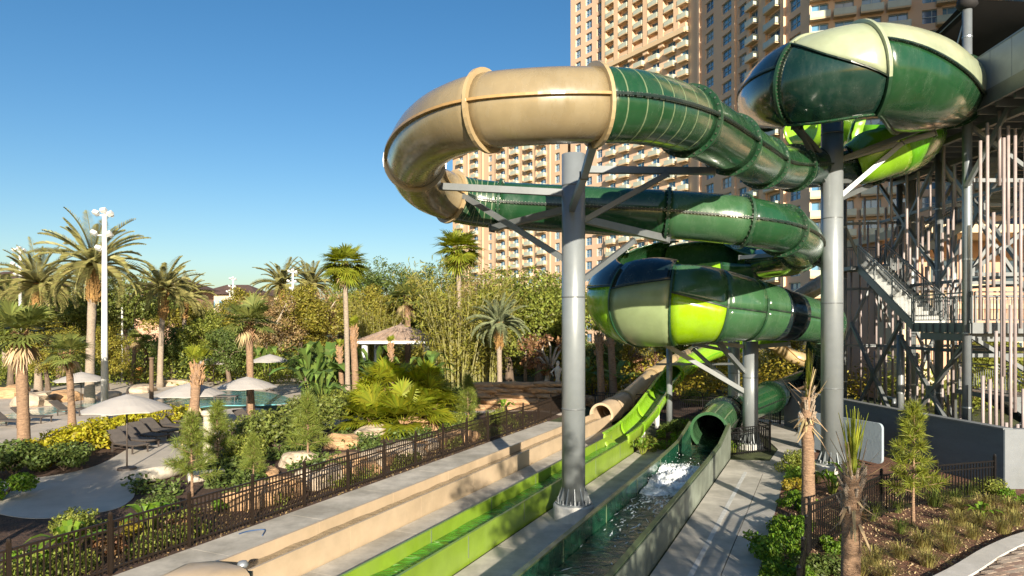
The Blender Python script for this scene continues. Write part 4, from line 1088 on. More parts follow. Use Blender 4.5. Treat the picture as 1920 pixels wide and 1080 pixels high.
cv = MB(); N_ = 12; vs = []; fs = []
cA, cB, cC, cD = Vector((15.2, 27.6, 14.9)), Vector((18, 36, 15.4)), Vector((27, 33, 16.2)), Vector((26, 21.5, 15.3))
pk = Vector((16.0, 24.0, 16.55))
corner = [pk, cA, cB, cC, cD]
for lay in (0, .03):
    for i in range(N_ + 1):
        for j in range(N_ + 1):
            s, t_ = i / N_, j / N_
            q = pk.lerp(cD, s).lerp(cA.lerp(cC, s), t_); sag = -0.55 * math.sin(math.pi * s) * math.sin(math.pi * t_) + 0.10 * math.sin(math.pi * s) * (t_ == 0) - .25 * math.sin(math.pi * s) * (1 - t_)
            vs.append(q + Vector((0, 0, sag + lay)))
m1 = (N_ + 1) ** 2
for i in range(N_):
    for j in range(N_):
        a = i * (N_ + 1) + j; fs += [(a, a + 1, a + N_ + 2, a + N_ + 1), (m1 + a, m1 + a + N_ + 1, m1 + a + N_ + 2, m1 + a + 1)]
part('canopy', cv.add(vs, fs), 'canvas_black', tw, True)
part('canopy_collar', MB().lathe([(.2, 16.2), (.34, 16.35), (.30, 16.6), (.17, 16.75)], (16, 24, 0), 14), 'canvas_black', tw, True)
part('canopy_cable', MB().cyl((16, 24, 16.3), cA, .02, n=6).cyl((16, 24, 16.2), (15.75, 24.6, 14.2), .03, n=6), 'galv', tw)
# hanging pinkish poles
rp = random.Random(21)
PM = {}
def hang(x, y, z0, z1):
    ln = round((z1 - z0) * 2) / 2
    if ln not in PM: PM[ln] = mesh('pole', MB().lathe([(.052, 0), (.052, ln)], (0, 0, 0), 10), MATS['bamboo_pink'], True)
    off = woff(tw); inst('pole', PM[ln], tw, (x - off.x, y - off.y, z0 - off.z))
px = 1800.0
while px > 1606:
    k = (px - CX) / F_PX; d = (16.0 - 0.09 * 24 + 1.75) / (k - .09)
    zt = rp.uniform(8.2, 11.6); zs = rp.uniform(4.4, 6.8)
    x = k * d
    if rp.random() < .55: hang(x, d, rp.uniform(.3, 1.2), zt)
    else:
        hang(x, d, zs, zt)
        hang(x, d, rp.uniform(.2, .9), zs - rp.uniform(.4, 1.2))
    px -= rp.uniform(9.5, 14)
px = 1790.0
while px > 1600:
    k = (px - CX) / F_PX; d = (16.0 - 0.09 * 24 - .2) / (k - .09); hang(k * d, d, rp.uniform(7.6, 9.6), rp.uniform(10.8, 12.0)); px -= rp.uniform(20, 30)
px = 1838.0
for z0, z1 in ((5.3, 11.3), (4.9, 11.9), (6.4, 8.9), (9.8, 12.2), (3.4, 11.2), (7.8, 12.0), (2.2, 11.7), (5.0, 10.2), (3.2, 11.9)):
    x = P(px, 0, 22.9).x; hang(x, 22.9, z0, z1); hang(x + .12, 22.95, rp.uniform(.5, 1.0), max(1.6, z0 - rp.uniform(1.0, 2.4))); px += rp.uniform(8, 14)
for k in range(12):
    x = 17.2 + k * .42; hang(x, 34.6, rp.uniform(.4, 5), rp.uniform(8, 12))
# tank and pumps in the yard behind the low wall
for lab, p, r, h in (('black drum shaped filter tank behind the right end of the blue wall', (17.6, 23.0), .55, 1.75), ('dark squat filter tank among the tower feet', (18.2, 27.5), .5, 1.3)):
    t = thing('filter_tank', lab, 'tank', (*p, 0)); part('drum', MB().lathe([(r * .9, 0), (r, .1), (r, h - .2), (r * .75, h - .05), (.12, h)], (*p, 0), 20), 'iron_black', t, True); part('valve', MB().cyl((p[0], p[1], h - .02), (p[0], p[1], h + .22), .08), 'galv', t, True)
t = thing('pump_unit', 'low dark pump bench with pipes between the tower feet', 'pump', (16.9, 30.5, 0))
part('bench', MB().box((17.4, 30.5, 1.15), (1.6, 3.4, 0.10)), 'iron_black', t)
for q in ((16.8, 29.0), (18.0, 29.0), (16.8, 32.0), (18.0, 32.0)): part('leg', MB().box((q[0], q[1], .55), (.1, .1, 1.1)), 'iron_black', t)
part('pump_body', MB().path([(17.2, 29.4, 1.4), (17.2, 30.6, 1.4)], .2, 14).path([(17.3, 30.9, 1.2), (17.3, 30.9, 1.75), (17.3, 31.9, 1.75)], .09, 10), 'tower_post', t, True)
# low blue grey wall with its lit end, and the sign seen from behind
t = thing('garden_wall', 'low smooth blue grey wall in front of the stair tower', 'wall', (14.6, 27.5, 0))
wpts = [(13.75, 34.5), (14.05, 31.5), (14.55, 27), (15.05, 23.7), (15.42, 21.4)]
def offw(pp, d):
    o = []
    for i in range(len(pp)):
        a = Vector(pp[max(i - 1, 0)]); b = Vector(pp[min(i + 1, len(pp) - 1)]); tt = (b - a).normalized(); o.append((pp[i][0] - tt.y * d, pp[i][1] + tt.x * d))
    return o
part('wall_body', MB().prism(wpts + offw(wpts, 0.3)[::-1], -0.05, 1.84), 'wall_blue', t)
part('coping', MB().prism(offw(wpts, -.025) + offw(wpts, 0.325)[::-1], 1.84, 1.89), 'wall_return', t)
part('return_wall', MB().prism([(15.44, 21.38), (15.74, 21.66), (30, 21.66), (30, 21.38)], -.05, 1.86), 'wall_return', t)
def rounded_board(a, b, z0, z1, th, rad=.18):
    a, b = Vector((a[0], a[1], 0)), Vector((b[0], b[1], 0)); ln = (b - a).length; tt = (b - a) / ln; nn = Vector((-tt.y, tt.x, 0)) * th / 2
    out = []
    for (cx, cz, a0) in ((ln - rad, z1 - rad, 0), (rad, z1 - rad, 90), (rad, z0 + rad, 180), (ln - rad, z0 + rad, 270)):
        for k in range(6): an = R(a0 + 18 * k); out.append((cx + rad * math.cos(an), cz + rad * math.sin(an)))
    n = len(out); vs = [a + tt * s + Vector((0, 0, z)) + nn for s, z in out] + [a + tt * s + Vector((0, 0, z)) - nn for s, z in out]
    return MB().add(vs, [tuple(range(n)), tuple(range(2 * n - 1, n - 1, -1))] + [(i + n, (i + 1) % n + n, (i + 1) % n, i) for i in range(n)])
t = thing('sign_board', 'pale grey blue blank board with rounded corners standing before the blue wall', 'sign', (12.6, 26.3, 0))
part('board', rounded_board((11.9, 28.3), (13.28, 24.45), 0.12, 1.58, .10), 'sign_back', t)
part('foot', MB().box((12.9, 25.6, .08), (.1, .1, .2)).box((12.2, 27.5, .08), (.1, .1, .2)), 'steel_grey', t)
# ------------------------------------------------------------------ fences
PK = {}
def fence(label, pts, h=1.12, step=0.115, pstep=1.9, m='iron', pk=0.022, group=None, zb=0.0, maxp=290):
    t = thing('fence', label, 'fence', (*pts[0], 0), group)
    off = woff(t)
    key = (round(h, 2), m, pk)
    if key not in PK:
        PK[key] = (mesh('picket', MB().box((0, 0, h / 2 + .02), (pk, pk, h - .06)), MATS[m]), mesh('post', MB().box((0, 0, (h + .1) / 2), (.065, .065, h + .1)).lathe([(.035, h + .1), (.045, h + .14), (.02, h + .18)], n=8), MATS[m]))
    pm, qm = PK[key]; np_ = 0; first = True
    for i in range(len(pts) - 1):
        a, b = Vector((*pts[i], zb)), Vector((*pts[i + 1], zb)); ln = (b - a).length; ang = math.atan2((b - a).y, (b - a).x)
        for z in (h - .03, h - .20, .12):
            part('rail', MB().bar(a + Vector((0, 0, z)), b + Vector((0, 0, z)), .035, .04), m, t)
        n = max(1, round(ln / pstep))
        for k in range(0 if first else 1, n + 1): inst('post', qm, t, a.lerp(b, k / n) - off, (0, 0, ang))
        first = False
        nb = int(ln / step)
        for k in range(1, nb):
            if np_ >= maxp: break
            inst('picket', pm, t, a.lerp(b, k / nb) - off, (0, 0, ang)); np_ += 1
    return t
def uvp(u, v): q = UV(u, v); return (q.x, q.y)
fence('long dark bronze picket fence running beside the tan slide lane', [uvp(5.5, -13.42), uvp(32.5, -13.42), uvp(37, -13.8), uvp(42, -13.6)], pk=.024)
fence('black picket fence around the mulch bed, left of the plaza kerb', [(3.4, 8.6), (4.62, 11.0), (6.68, 15.35), (9.9, 18.3), (12.2, 19.6), (14.35, 20.3)], m='iron_black', pk=.024)
fence('small black picket enclosure around the foot of the short column', [(10.25, 31.6), (10.35, 27.4), (8.25, 26.35)], m='iron_black')
fence('black picket fence at the end of the path below the dark tube', [(10.6, 34.6), (13.7, 34.9)], m='iron_black')
fence('dark picket fence behind the lime chute', [(4.9, 40.2), (9.0, 38.2), (12, 37)], m='iron_black')
# ------------------------------------------------------------------ lamp posts, umbrellas, loungers and other garden things
def lamp_post(label, px, ytop, d, heads=3, r=.12):
    b = P(px, ytop, d); t = thing('lamp_post', label, 'lamp post', (b.x, d, 0), 'white flood light posts'); x, z = b.x, b.z
    part('pole', MB().lathe([(r * 1.25, 0), (r, z * .5), (r * .75, z - .1)], (x, d, 0), 14), 'white_paint', t, True)
    part('cross_arm', MB().bar((x - .45, d, z - .15), (x + .45, d, z - .15), .06), 'white_paint', t); part('cross_arm', MB().bar((x - .45, d, z - 1.15), (x + .45, d, z - 1.15), .06), 'white_paint', t)
    for k, (dx, dz, tilt) in enumerate(((-.33, 0, 20), (.05, .12, -10), (.38, -.05, -25), (-.42, -1.0, 25), (.3, -1.05, -20), (-.2, -1.75, 15))[:heads * 2]):
        c_ = Vector((x + dx, d - .18, z - .05 + dz)); M = Matrix.Rotation(R(tilt), 3, 'Y') @ Matrix.Rotation(R(-35), 3, 'X')
        o = part('flood_light', MB().box(c_, (.27, .20, .18), M=M).box(c_ + M @ Vector((0, .15, 0)), (.13, .12, .11), M=M), 'white_paint', t)
        part('lens', MB().box(c_ + M @ Vector((0, -.104, 0)), (.22, .012, .13), M=M), 'lamp_glass', o)
    return t
lamp_post('tallest white flood light post, rising in front of the big date palm', 196, 398, 34.1, 3, .14)
lamp_post('white flood light post near the left edge behind the date palm crown', 38, 468, 50, 3, .12)
lamp_post('white flood light post beside the brown bushes left of the thin tall palm', 549, 508, 70, 3, .14)
lamp_post('far white flood light post above the cream villa, taller of the pair', 437, 522, 92, 3, .15)
lamp_post('far white flood light post above the cream villa, shorter of the pair', 431, 546, 98, 2, .12)
lamp_post('white flood light post half hidden in bamboo near the centre', 905, 522, 70, 3, .12)
b = P(229, 566, 60); t = thing('garden_lamp', 'short white garden lamp with black cap behind the tallest post', 'lamp post', (b.x, 60, 0))
part('pole', MB().lathe([(.09, 0), (.07, b.z)], (b.x, 60, 0), 10), 'white_paint', t, True); part('cap', MB().lathe([(.3, b.z), (.26, b.z + .1), (.08, b.z + .28)], (b.x, 60, 0), 12), 'iron_black', t, True)
def umbrella(label, px, yapex, hw, d, seed=0, lean=0.0):
    rad = hw / F_PX * d; ap = P(px, yapex, d); x, y, z = ap.x, d, ap.z
    drop = rad * .36
    t = thing('sun_umbrella', label, 'umbrella', (x, y, 0), 'open grey sun umbrellas round the pool')
    n = 8; vs = []; fs = []
    for lay in (0.0, -.03):
        vs.append(Vector((x, y, z + lay)))
        for k in range(n * 4):
            a = 2 * math.pi * k / (n * 4) + seed; f = k % 4; sg = (0, .05, .07, .05)[f]
            for rr in (.35, .7, 1.0):
                q = rad * rr * (1 - (sg * .9 if rr == 1 else sg * .3))
                vs.append(Vector((x + q * math.cos(a), y + q * math.sin(a), z + lay - drop * (rr ** 1.25) + (sg * .35 * rr))))
    m = n * 4; L_ = 1 + m * 3
    for lay in (0, 1):
        o = lay * L_
        for k in range(m):
            k2 = (k + 1) % m; A_, B_ = o + 1 + k * 3, o + 1 + k2 * 3
            f4 = [(o, A_, B_), (A_, A_ + 1, B_ + 1, B_), (A_ + 1, A_ + 2, B_ + 2, B_ + 1)]
            fs += f4 if lay == 0 else [tuple(reversed(f)) for f in f4]
    for k in range(m):
        k2 = (k + 1) % m; fs.append((1 + k * 3 + 2, L_ + 1 + k * 3 + 2, L_ + 1 + k2 * 3 + 2, 1 + k2 * 3 + 2))
    part('canopy', MB().add(vs, fs), 'umbrella', t)
    p = part('pole', MB().cyl((x, y, 0), (x, y, z + .12), .03, n=8), 'lounger_frame', t, True)
    for k in range(n):
        a = 2 * math.pi * k / n + seed; part('rib', MB().bar((x, y, z - .08), (x + rad * .93 * math.cos(a), y + rad * .93 * math.sin(a), z - drop * .94 - .05), .02), 'lounger_frame', t)
    part('base', MB().lathe([(.32, 0), (.30, .07), (.06, .12)], (x, y, 0), 16), 'lounger_frame', t)
    return t
umbrella('open grey umbrella nearest the camera, over the row of loungers', 238, 739, 79, 24.2, .2)
umbrella('open grey umbrella partly hidden behind the young palm trunk', 357, 717, 62, 31, .3)
umbrella('open grey umbrella at the right end of the blue pool', 463, 706, 55, 35.5, .1)
umbrella('open grey umbrella left of the tallest lamp post', 152, 697, 46, 41, .35)
umbrella('small far umbrella behind the pool, left of the boxy palm trunk', 400, 669, 34, 57, .1)
umbrella('small far umbrella under the trees right of the fan palm trunk', 506, 664, 38, 52, .25)
# loungers
lg = thing('sun_lounger', 'x', 'lounger')
fr = MB()
for sx in (-.32, .32): fr.bar((sx, -.95, .32), (sx, .35, .32), .05, .05).bar((sx, .35, .33), (sx, .98, .78), .045, .045)
fr.bar((-.32, -.93, .32), (.32, -.93, .32), .04).bar((-.32, .97, .77), (.32, .97, .77), .04)
part('frame', fr, 'lounger_frame', lg)
for sx in (-.32, .32):
    for sy in (-.85, .45): part('leg', MB().bar((sx, sy, 0), (sx, sy, .33), .05, .05, up=(0, 1, 0)), 'lounger_frame', lg)
part('seat', MB().box((0, -.3, .345), (.60, 1.28, .03)), 'lounger_sling', lg)
part('backrest', MB().bar((0, .35, .355), (0, .97, .80), .60, .03), 'lounger_sling', lg)
part('side_bar', MB().bar((-.36, -.2, .2), (-.36, .5, .2), .03).bar((.36, -.2, .2), (.36, .5, .2), .03), 'lounger_frame', lg)
GL = 'loungers under the umbrellas'
ords = ('nearest', 'second', 'third', 'fourth', 'fifth', 'sixth')
for k in range(6):
    q = G(238 + k * 21, 846 - k * 9)
    dup(lg, q, R(62 + k * 1.5), 1.0, 'dark lounger, %s from the camera in the row along the golden hedge' % ords[k], GL)
for k, (px, py, a, lab) in enumerate(((385, 752, 100, 'dark lounger on the pool edge behind the young palm, left of two'), (418, 752, 95, 'dark lounger on the pool edge behind the young palm, right of two'), (60, 792, 80, 'dark lounger in the shade at the far left, right of two'), (15, 800, 80, 'dark lounger in the shade at the far left, left of two'), (130, 778, 85, 'dark lounger in the shade left of the tallest post'), (385, 714, 170, 'small far lounger beyond the pool, left of three'), (412, 712, 175, 'small far lounger beyond the pool, middle of three'), (436, 710, 180, 'small far lounger beyond the pool, right of three'), (470, 800, 60, 'dark lounger half hidden behind the broken column'))):
    dup(lg, G(px, py), R(a), 1.0, lab, GL)
discard(lg)
# broken columns
q = G(391, 868); x, y = q.x, q.y
t = thing('stone_column', 'upright pale broken column beside the young pines', 'column', (x, y, 0))
part('shaft', MB().lathe([(.26, 0), (.26, .1), (.20, .18), (.19, 1.0), (.175, 1.72)], (x, y, 0), 20), 'stone_white', t, True)
part('capital', MB().lathe([(.18, 1.72), (.26, 1.80), (.27, 1.88), (.20, 1.95)], (x, y, 0), 20), 'stone_white', t)
a, b = G(262, 895, .22), G(345, 878, .22)
t = thing('fallen_column', 'fallen pale column drum lying by the stone walk', 'column', (*(a.xy + b.xy) / 2, 0))
part('drum', MB().path([a, a.lerp(b, .5), b], [.24, .235, .23], 18), 'stone_white', t, True)
a, b = G(352, 896, .16), G(420, 888, .16)
single('stone_block', MB().path([a, b], [.2, .17], 7), 'stone_white', 'short broken stone piece right of the fallen column drum', 'stone', True)
# rocks
def rock_mesh(seed, m):
    rg = np.random.default_rng(seed); n, k = 14, 9; vs = []; fs = []
    ph = rg.uniform(0, 6.3, (6, 3)); fq = rg.uniform(1.2, 3.4, (6, 3))
    for i in range(k + 1):
        th = math.pi * i / k
        for j in range(n):
            a = 2 * math.pi * j / n; v = np.array([math.sin(th) * math.cos(a), math.sin(th) * math.sin(a), math.cos(th)])
            s = 1 + .16 * sum(math.sin(fq[q] @ v * 1.6 + ph[q][0]) for q in range(6)) / 2
            w_ = np.sign(v) * np.abs(v) ** .75
            vs.append(tuple(w_ * s * np.array([1, .8, .62])))
    for i in range(k):
        for j in range(n): a, b = i * n + j, i * n + (j + 1) % n; fs.append((a, a + n, b + n, b))
    me = mesh('boulder', MB().add(vs, fs), MATS[m], False)
    return me
RKS = [rock_mesh(s, 'rock_pale' if s % 2 else 'rock') for s in range(8)]
def boulder(label, px, py, w_, seed=0, sz=1.0, group=None, z=0.0):
    q = G(px, py); s = w_ / F_PX * q.y / 2
    o = link('boulder', RKS[seed % 8]); o.location = (q.x, q.y, s * .28 * sz + z); o.scale = (s, s * .9, s * sz); o.rotation_euler = (0, 0, seed * 1.3)
    o['label'] = label; o['category'] = 'rock'
    if group: o['group'] = group
    return o
for k, (px, py, w_, sz, lab) in enumerate(((640, 838, 70, .8, 'pale boulder below the big fan palm clump, left end by the fence'), (700, 818, 80, .6, 'flat pale boulder below the middle of the fan palm clump'), (790, 806, 80, .7, 'orange boulder at the right foot of the fan palm clump'), (560, 872, 70, .8, 'pale boulder behind the fence right of the young pine'), (505, 892, 46, .8, 'small boulder between pine and fence'), (740, 860, 100, .5, 'long low ledge of rock right behind the fence'), (650, 868, 90, .45, 'low ledge of rock behind the fence under the fan palms'),
        (60, 760, 80, .7, 'tan boulder at the far pool edge on the left'), (120, 752, 60, .7, 'tan boulder at the far pool edge, right of a bigger one'), (205, 748, 60, .6, 'tan boulder behind the umbrella by the tallest post'), (20, 745, 60, .8, 'brown boulder at the left edge of the picture'), (265, 735, 60, .5, 'low tan boulder right of the tallest post'), (120, 690, 34, 1.6, 'tall pale standing rock beyond the far pool'), (215, 710, 40, .9, 'pale rounded rock beside the orange box'), (290, 662, 40, .6, 'flat orange rock behind the two small palms'), (330, 722, 60, .4, 'flat rock by the pool steps'))):
    boulder(lab, px, py, w_, k, sz)
# layered rock wall left of the tall column
t = thing('rock_wall', 'layered orange rock outcrop behind the fence, left of the tall column', 'rock', G(950, 738))
rk = random.Random(5); off = woff(t)
slabm = [rock_mesh(20 + s, 'rock') for s in range(4)]
for lay in range(5):
    z = .12 + lay * .30; n = 11 - lay
    for k in range(n):
        px = lin(838 + lay * 14, 1075, (k + rk.uniform(.2, .8)) / n); d = 41 + lay * .35 + rk.uniform(-.3, .3)
        o = inst('stone', rk.choice(slabm), t, (P(px, 0, d).x - off.x, d - off.y, z), (0, 0, rk.uniform(-.3, .3)), (rk.uniform(.55, .95), .6, rk.uniform(.26, .34)))
t = thing('rock_wall', 'low tan rock ledge beside the steps behind the lime chute', 'rock', G(1120, 742)); off = woff(t)
for k in range(7):
    d = 43 + rk.uniform(-.5, .5); inst('stone', rk.choice(slabm), t, (P(1090 + k * 16, 0, d).x - off.x, d - off.y, .3), (0, 0, rk.uniform(0, 3)), (.6, .5, .5))
# steps behind the chute
t = thing('garden_steps', 'grey stone steps climbing behind the lime chute', 'steps', (7.9, 47, 0))
for k in range(5): part('step', MB().box((P(1195, 0, 46.5).x, 46.5 + k * .4, .09 + k * .18 - .02), (1.8, .42, .18 + k * .0)), 'concrete', t)
# planters, post, gazebo
for lab, px, py, w_ in (('orange wooden box by the far pool, right of the tallest post', 250, 712, 26), ('orange pot under the bushes left of the thin tall palm', 603, 720, 24)):
    q = G(px, py); s = w_ / F_PX * q.y; t = thing('planter', lab, 'planter', q)
    part('box', MB().lathe([(s * .62, 0), (s * .7, s * .8), (s * .66, s * .82)], q, 4), 'orange_box', t); part('rim', MB().lathe([(s * .74, s * .8), (s * .74, s * .9), (s * .6, s * .9)], q, 4), 'orange_box', t)
q = G(284, 752); single('timber_post', MB().lathe([(.14, 0), (.13, 2.6), (.10, 2.75), (.16, 2.78), (.16, 2.9)], q, 10), 'wood_post', 'brown timber post standing by the pool right of the tallest lamp post', 'post')
gx, gd = P(752, 0, 58).x, 58.0
t = thing('gazebo', 'small gazebo with pinkish tiled hip roof among the trees', 'gazebo', (gx, gd, 0))
ez, az, hw = P(0, 636, gd).z, P(0, 607, gd).z, 70 / F_PX * gd
rf = part('roof', MB().add([(gx - hw, gd - hw, ez), (gx + hw, gd - hw, ez), (gx + hw, gd + hw, ez), (gx - hw, gd + hw, ez), (gx, gd, az), (gx - hw, gd - hw, ez - .16), (gx + hw, gd - hw, ez - .16), (gx + hw, gd + hw, ez - .16), (gx - hw, gd + hw, ez - .16)], [(0, 1, 4), (1, 2, 4), (2, 3, 4), (3, 0, 4), (5, 6, 1, 0), (6, 7, 2, 1), (7, 8, 3, 2), (8, 5, 0, 3), (8, 7, 6, 5)]), 'gazebo_tile', t)
for k in range(13):
    x = gx - hw + (k + .5) * hw * 2 / 13; f = 1 - abs(x - gx) / hw
    part('tile_row', MB().bar((x, gd - hw - .02, ez + .04), (gx + (x - gx) * (1 - f), gd - hw + hw * f, ez + (az - ez) * f + .05), .14, .1), 'gazebo_tile', rf)
part('fascia', MB().box((gx, gd - hw - .02, ez - .18), (hw * 2, .1, .22)), 'white_paint', t)
for sx in (-.8, .8):
    for sy in (-.8, .8): part('column', MB().lathe([(.34, 0), (.28, .3), (.26, ez - .5), (.36, ez - .2)], (gx + sx * hw, gd + sy * hw, 0), 12), 'white_paint', t, True)
# pole stakes and white statue by the rock wall
q = P(1046, 662, 44); single('statue', MB().lathe([(.2, 0), (.13, .25), (.2, .55), (.24, .85), (.12, 1.02), (.07, 1.08), (.13, 1.2), (.11, 1.34), (.03, 1.4)], (q.x, 44, 1.35), 12).path([(q.x - .2, 44, 2.25), (q.x - .42, 43.95, 2.0), (q.x - .3, 43.9, 1.75)], .06, 8).path([(q.x + .2, 44, 2.25), (q.x + .4, 43.95, 1.95), (q.x + .38, 43.9, 1.6)], .06, 8), 'stone_white', 'small white statue on the rock outcrop beside the tall column', 'statue', True)
single('statue_plinth', MB().box((q.x, 44, .67), (.7, .7, 1.36)), 'rock_pale', 'rock block carrying the white statue beside the tall column', 'plinth')
# ------------------------------------------------------------------ vegetation
def rot_to(d, up=(0, 0, 1)):
    d = np.asarray(d, float); d = d / np.linalg.norm(d); s = np.cross(d, up)
    if np.linalg.norm(s) < 1e-4: s = np.array([1., 0, 0])
    s /= np.linalg.norm(s); return d, s, np.cross(s, d)
class LB:
    def __init__(s): s.v = []; s.q = []; s.n = 0
    def blade(s, p0, p1, w_, nrm_side, tipw=0.1, mid=None):
        """quad leaf from p0 to p1; mid adds a bend"""
        p0, p1, sd = np.asarray(p0), np.asarray(p1), np.asarray(nrm_side)
        if mid is None: mid = (p0 + p1) / 2
        s.v += [p0 - sd * w_ * .3, p0 + sd * w_ * .3, mid + sd * w_ * .5, mid - sd * w_ * .5, p1 + sd * w_ * tipw, p1 - sd * w_ * tipw]
        k = s.n; s.q += [(k, k + 1, k + 2, k + 3), (k + 3, k + 2, k + 4, k + 5)]; s.n += 6
    def build(s, name, m, parent=None):
        return link(name, npmesh(name, np.array(s.v), np.array(s.q), m), parent)
def proto(name, cat): return thing(name, 'x', cat)
def trunk_mb(h, r0, r1, seed, bend=.15, n=10, seg=10, bulge=0.0, rough=.06, top=None):
    rg = random.Random(seed); a = rg.uniform(0, 6.28); pts = []; rad = []
    for i in range(seg + 1):
        t = i / seg; o = bend * math.sin(t * 1.7) * t
        pts.append(Vector((math.cos(a) * o, math.sin(a) * o, h * t))); rad.append(lin(r0, r1, t) * (1 + rg.uniform(-rough, rough)) + (bulge * max(0, t - .72) * 3.5 if bulge else 0) + (r0 * .35 * (1 - t) ** 8))
    return MB().path(pts, rad, n), pts[-1]
def boots_mb(c_, h, r, seed, n=70):
    mb = MB(); rg = random.Random(seed)
    for k in range(n):
        a = rg.uniform(0, 6.28); z = rg.uniform(-h, 0); d = Vector((math.cos(a), math.sin(a), 0)); p = c_ + d * r * .8 + Vector((0, 0, z))
        q = p + d * rg.uniform(.05, .13) * (1 + r) + Vector((0, 0, rg.uniform(.14, .30)))
        mb.cyl(p, q, .038, .018, n=5)
    return mb
def date_palm(seed, h, L, nf, leafm, barkm='bark_date', r=.26, nl=30, old=0.0):
    rg = np.random.default_rng(seed); t = proto('date_palm', 'palm')
    tb, top = trunk_mb(h, r * 1.05, r, seed, .25, 14, 14, bulge=.10); o = part('trunk', tb, 'bark_palm_pale', t, True)
    hb = min(2.4, h * .36); part('leaf_bases', MB().lathe([(r * 1.0, h - hb - .1), (r * 1.4, h - hb * .85), (r * 1.5, h - hb * .5), (r * 1.4, h - .2), (r * .8, h + .15)], (top.x * .93, top.y * .93, 0), 16), barkm, o)
    part('leaf_stubs', boots_mb(top, hb, r * 1.7, seed, 160), barkm, o)
    lb = LB(); top = np.array(top)
    for f in range(nf):
        az = f * 2.39996 + rg.uniform(-.2, .2); u = (f + .5) / nf
        el = math.radians(lin(84, -22, u ** .9)) + rg.uniform(-.16, .16); ln = L * rg.uniform(.85, 1.08)
        dh = np.array([math.cos(az), math.sin(az), 0]); p = top.copy(); e = el; ns = nl; st = ln / ns; tw = rg.uniform(-.4, .4)
        for k in range(ns):
            d = dh * math.cos(e) + np.array([0, 0, math.sin(e)]); q = p + d * st
            e -= (.75 + .6 * (1 - math.sin(el))) / ns * (.4 + 1.2 * k / ns)
            sd = np.cross(d, [0, 0, 1.0]); sd /= max(1e-4, np.linalg.norm(sd)); up = np.cross(sd, d)
            lb.blade(p, q, .05, sd, .3)
            if k > 2:
                tt = k / ns; w_ = ln * .15 * math.sin(math.pi * min(1, tt * .86 + .14)) ** .6
                for s_ in (-1, 1):
                    dd = sd * s_ * .75 + d * .6 + up * (.30 + tw * s_) ; dd /= np.linalg.norm(dd)
                    tip = p + dd * w_ * rg.uniform(.85, 1.15) - np.array([0, 0, .04]); lb.blade(p, tip, .085, up, .1)
            p = q
    lb.build('crown', leafm, t)
    return t
def fan_leaf(lb, base, d, R_, rg, spread=250, n=22, droop=.25, cup=.25, w_=None):
    d, s, u = rot_to(d)
    for k in range(n):
        a = math.radians(lin(-spread / 2, spread / 2, (k + .5) / n)); rr = R_ * (1 - .22 * abs(k / (n - 1) - .5) * 2) * rg.uniform(.9, 1.06)
        dd = d * math.cos(a) + s * math.sin(a); dd = dd + u * cup * (1 - abs(math.cos(a)) * .3); dd /= np.linalg.norm(dd)
        mid = base + dd * rr * .6; tip = base + dd * rr - np.array([0, 0, droop * rr * rg.uniform(.3, 1.1)])
        sd = np.cross(dd, u); sd /= max(1e-4, np.linalg.norm(sd))
        lb.blade(base, tip, (w_ or rr * .105) , sd, .06, mid)
def fan_palm(seed, h, Rf, nf, leafm, pet=.9, r=.17, barkm='bark_palm', dead=0, boots=40, lo=-45, nseg=20, tz=0, skirt=0):
    rg = np.random.default_rng(seed); t = proto('fan_palm', 'palm')
    top = Vector((0, 0, max(h, .1)))
    if h > .15:
        tb, top = trunk_mb(h, r * 1.1, r, seed, .18, 12, 12); o = part('trunk', tb, barkm, t, True)
        if boots: part('leaf_bases', boots_mb(top, min(1.1, h * .4), r * 1.2, seed, boots), 'boots', o)
    lb = LB(); top = np.array(top)
    for f in range(nf):
        az = f * 2.39996 + rg.uniform(-.3, .3); u = (f + .5) / nf; el = math.radians(lin(82, lo, rg.uniform(0, 1) * .65 + u * .35)) + rg.uniform(-.12, .12)
        d = np.array([math.cos(az) * math.cos(el), math.sin(az) * math.cos(el), math.sin(el)]); pl_ = pet * rg.uniform(.7, 1.15)
        b = top + d * pl_ - np.array([0, 0, .12 * pl_ * math.cos(el)]); sd = np.cross(d, [0, 0, 1.0]); sd /= max(1e-4, np.linalg.norm(sd)); lb.blade(top, b, .045, sd, .4)
        dd = d + np.array([0, 0, -.25 * math.cos(el)]); fan_leaf(lb, b, dd, Rf * rg.uniform(.8, 1.1), rg, n=nseg)
    lb.build('crown', leafm, t)
    if dead:
        lb = LB()
        for f in range(dead):
            az = rg.uniform(0, 6.28); el = math.radians(rg.uniform(-82, -55)); d = np.array([math.cos(az) * math.cos(el), math.sin(az) * math.cos(el), math.sin(el)]); b = top + d * pet * .6; fan_leaf(lb, b, d, Rf * .75, rg, spread=120, n=12, droop=.6)
        lb.build('dead_fronds', 'leaf_dead', t)
    return t
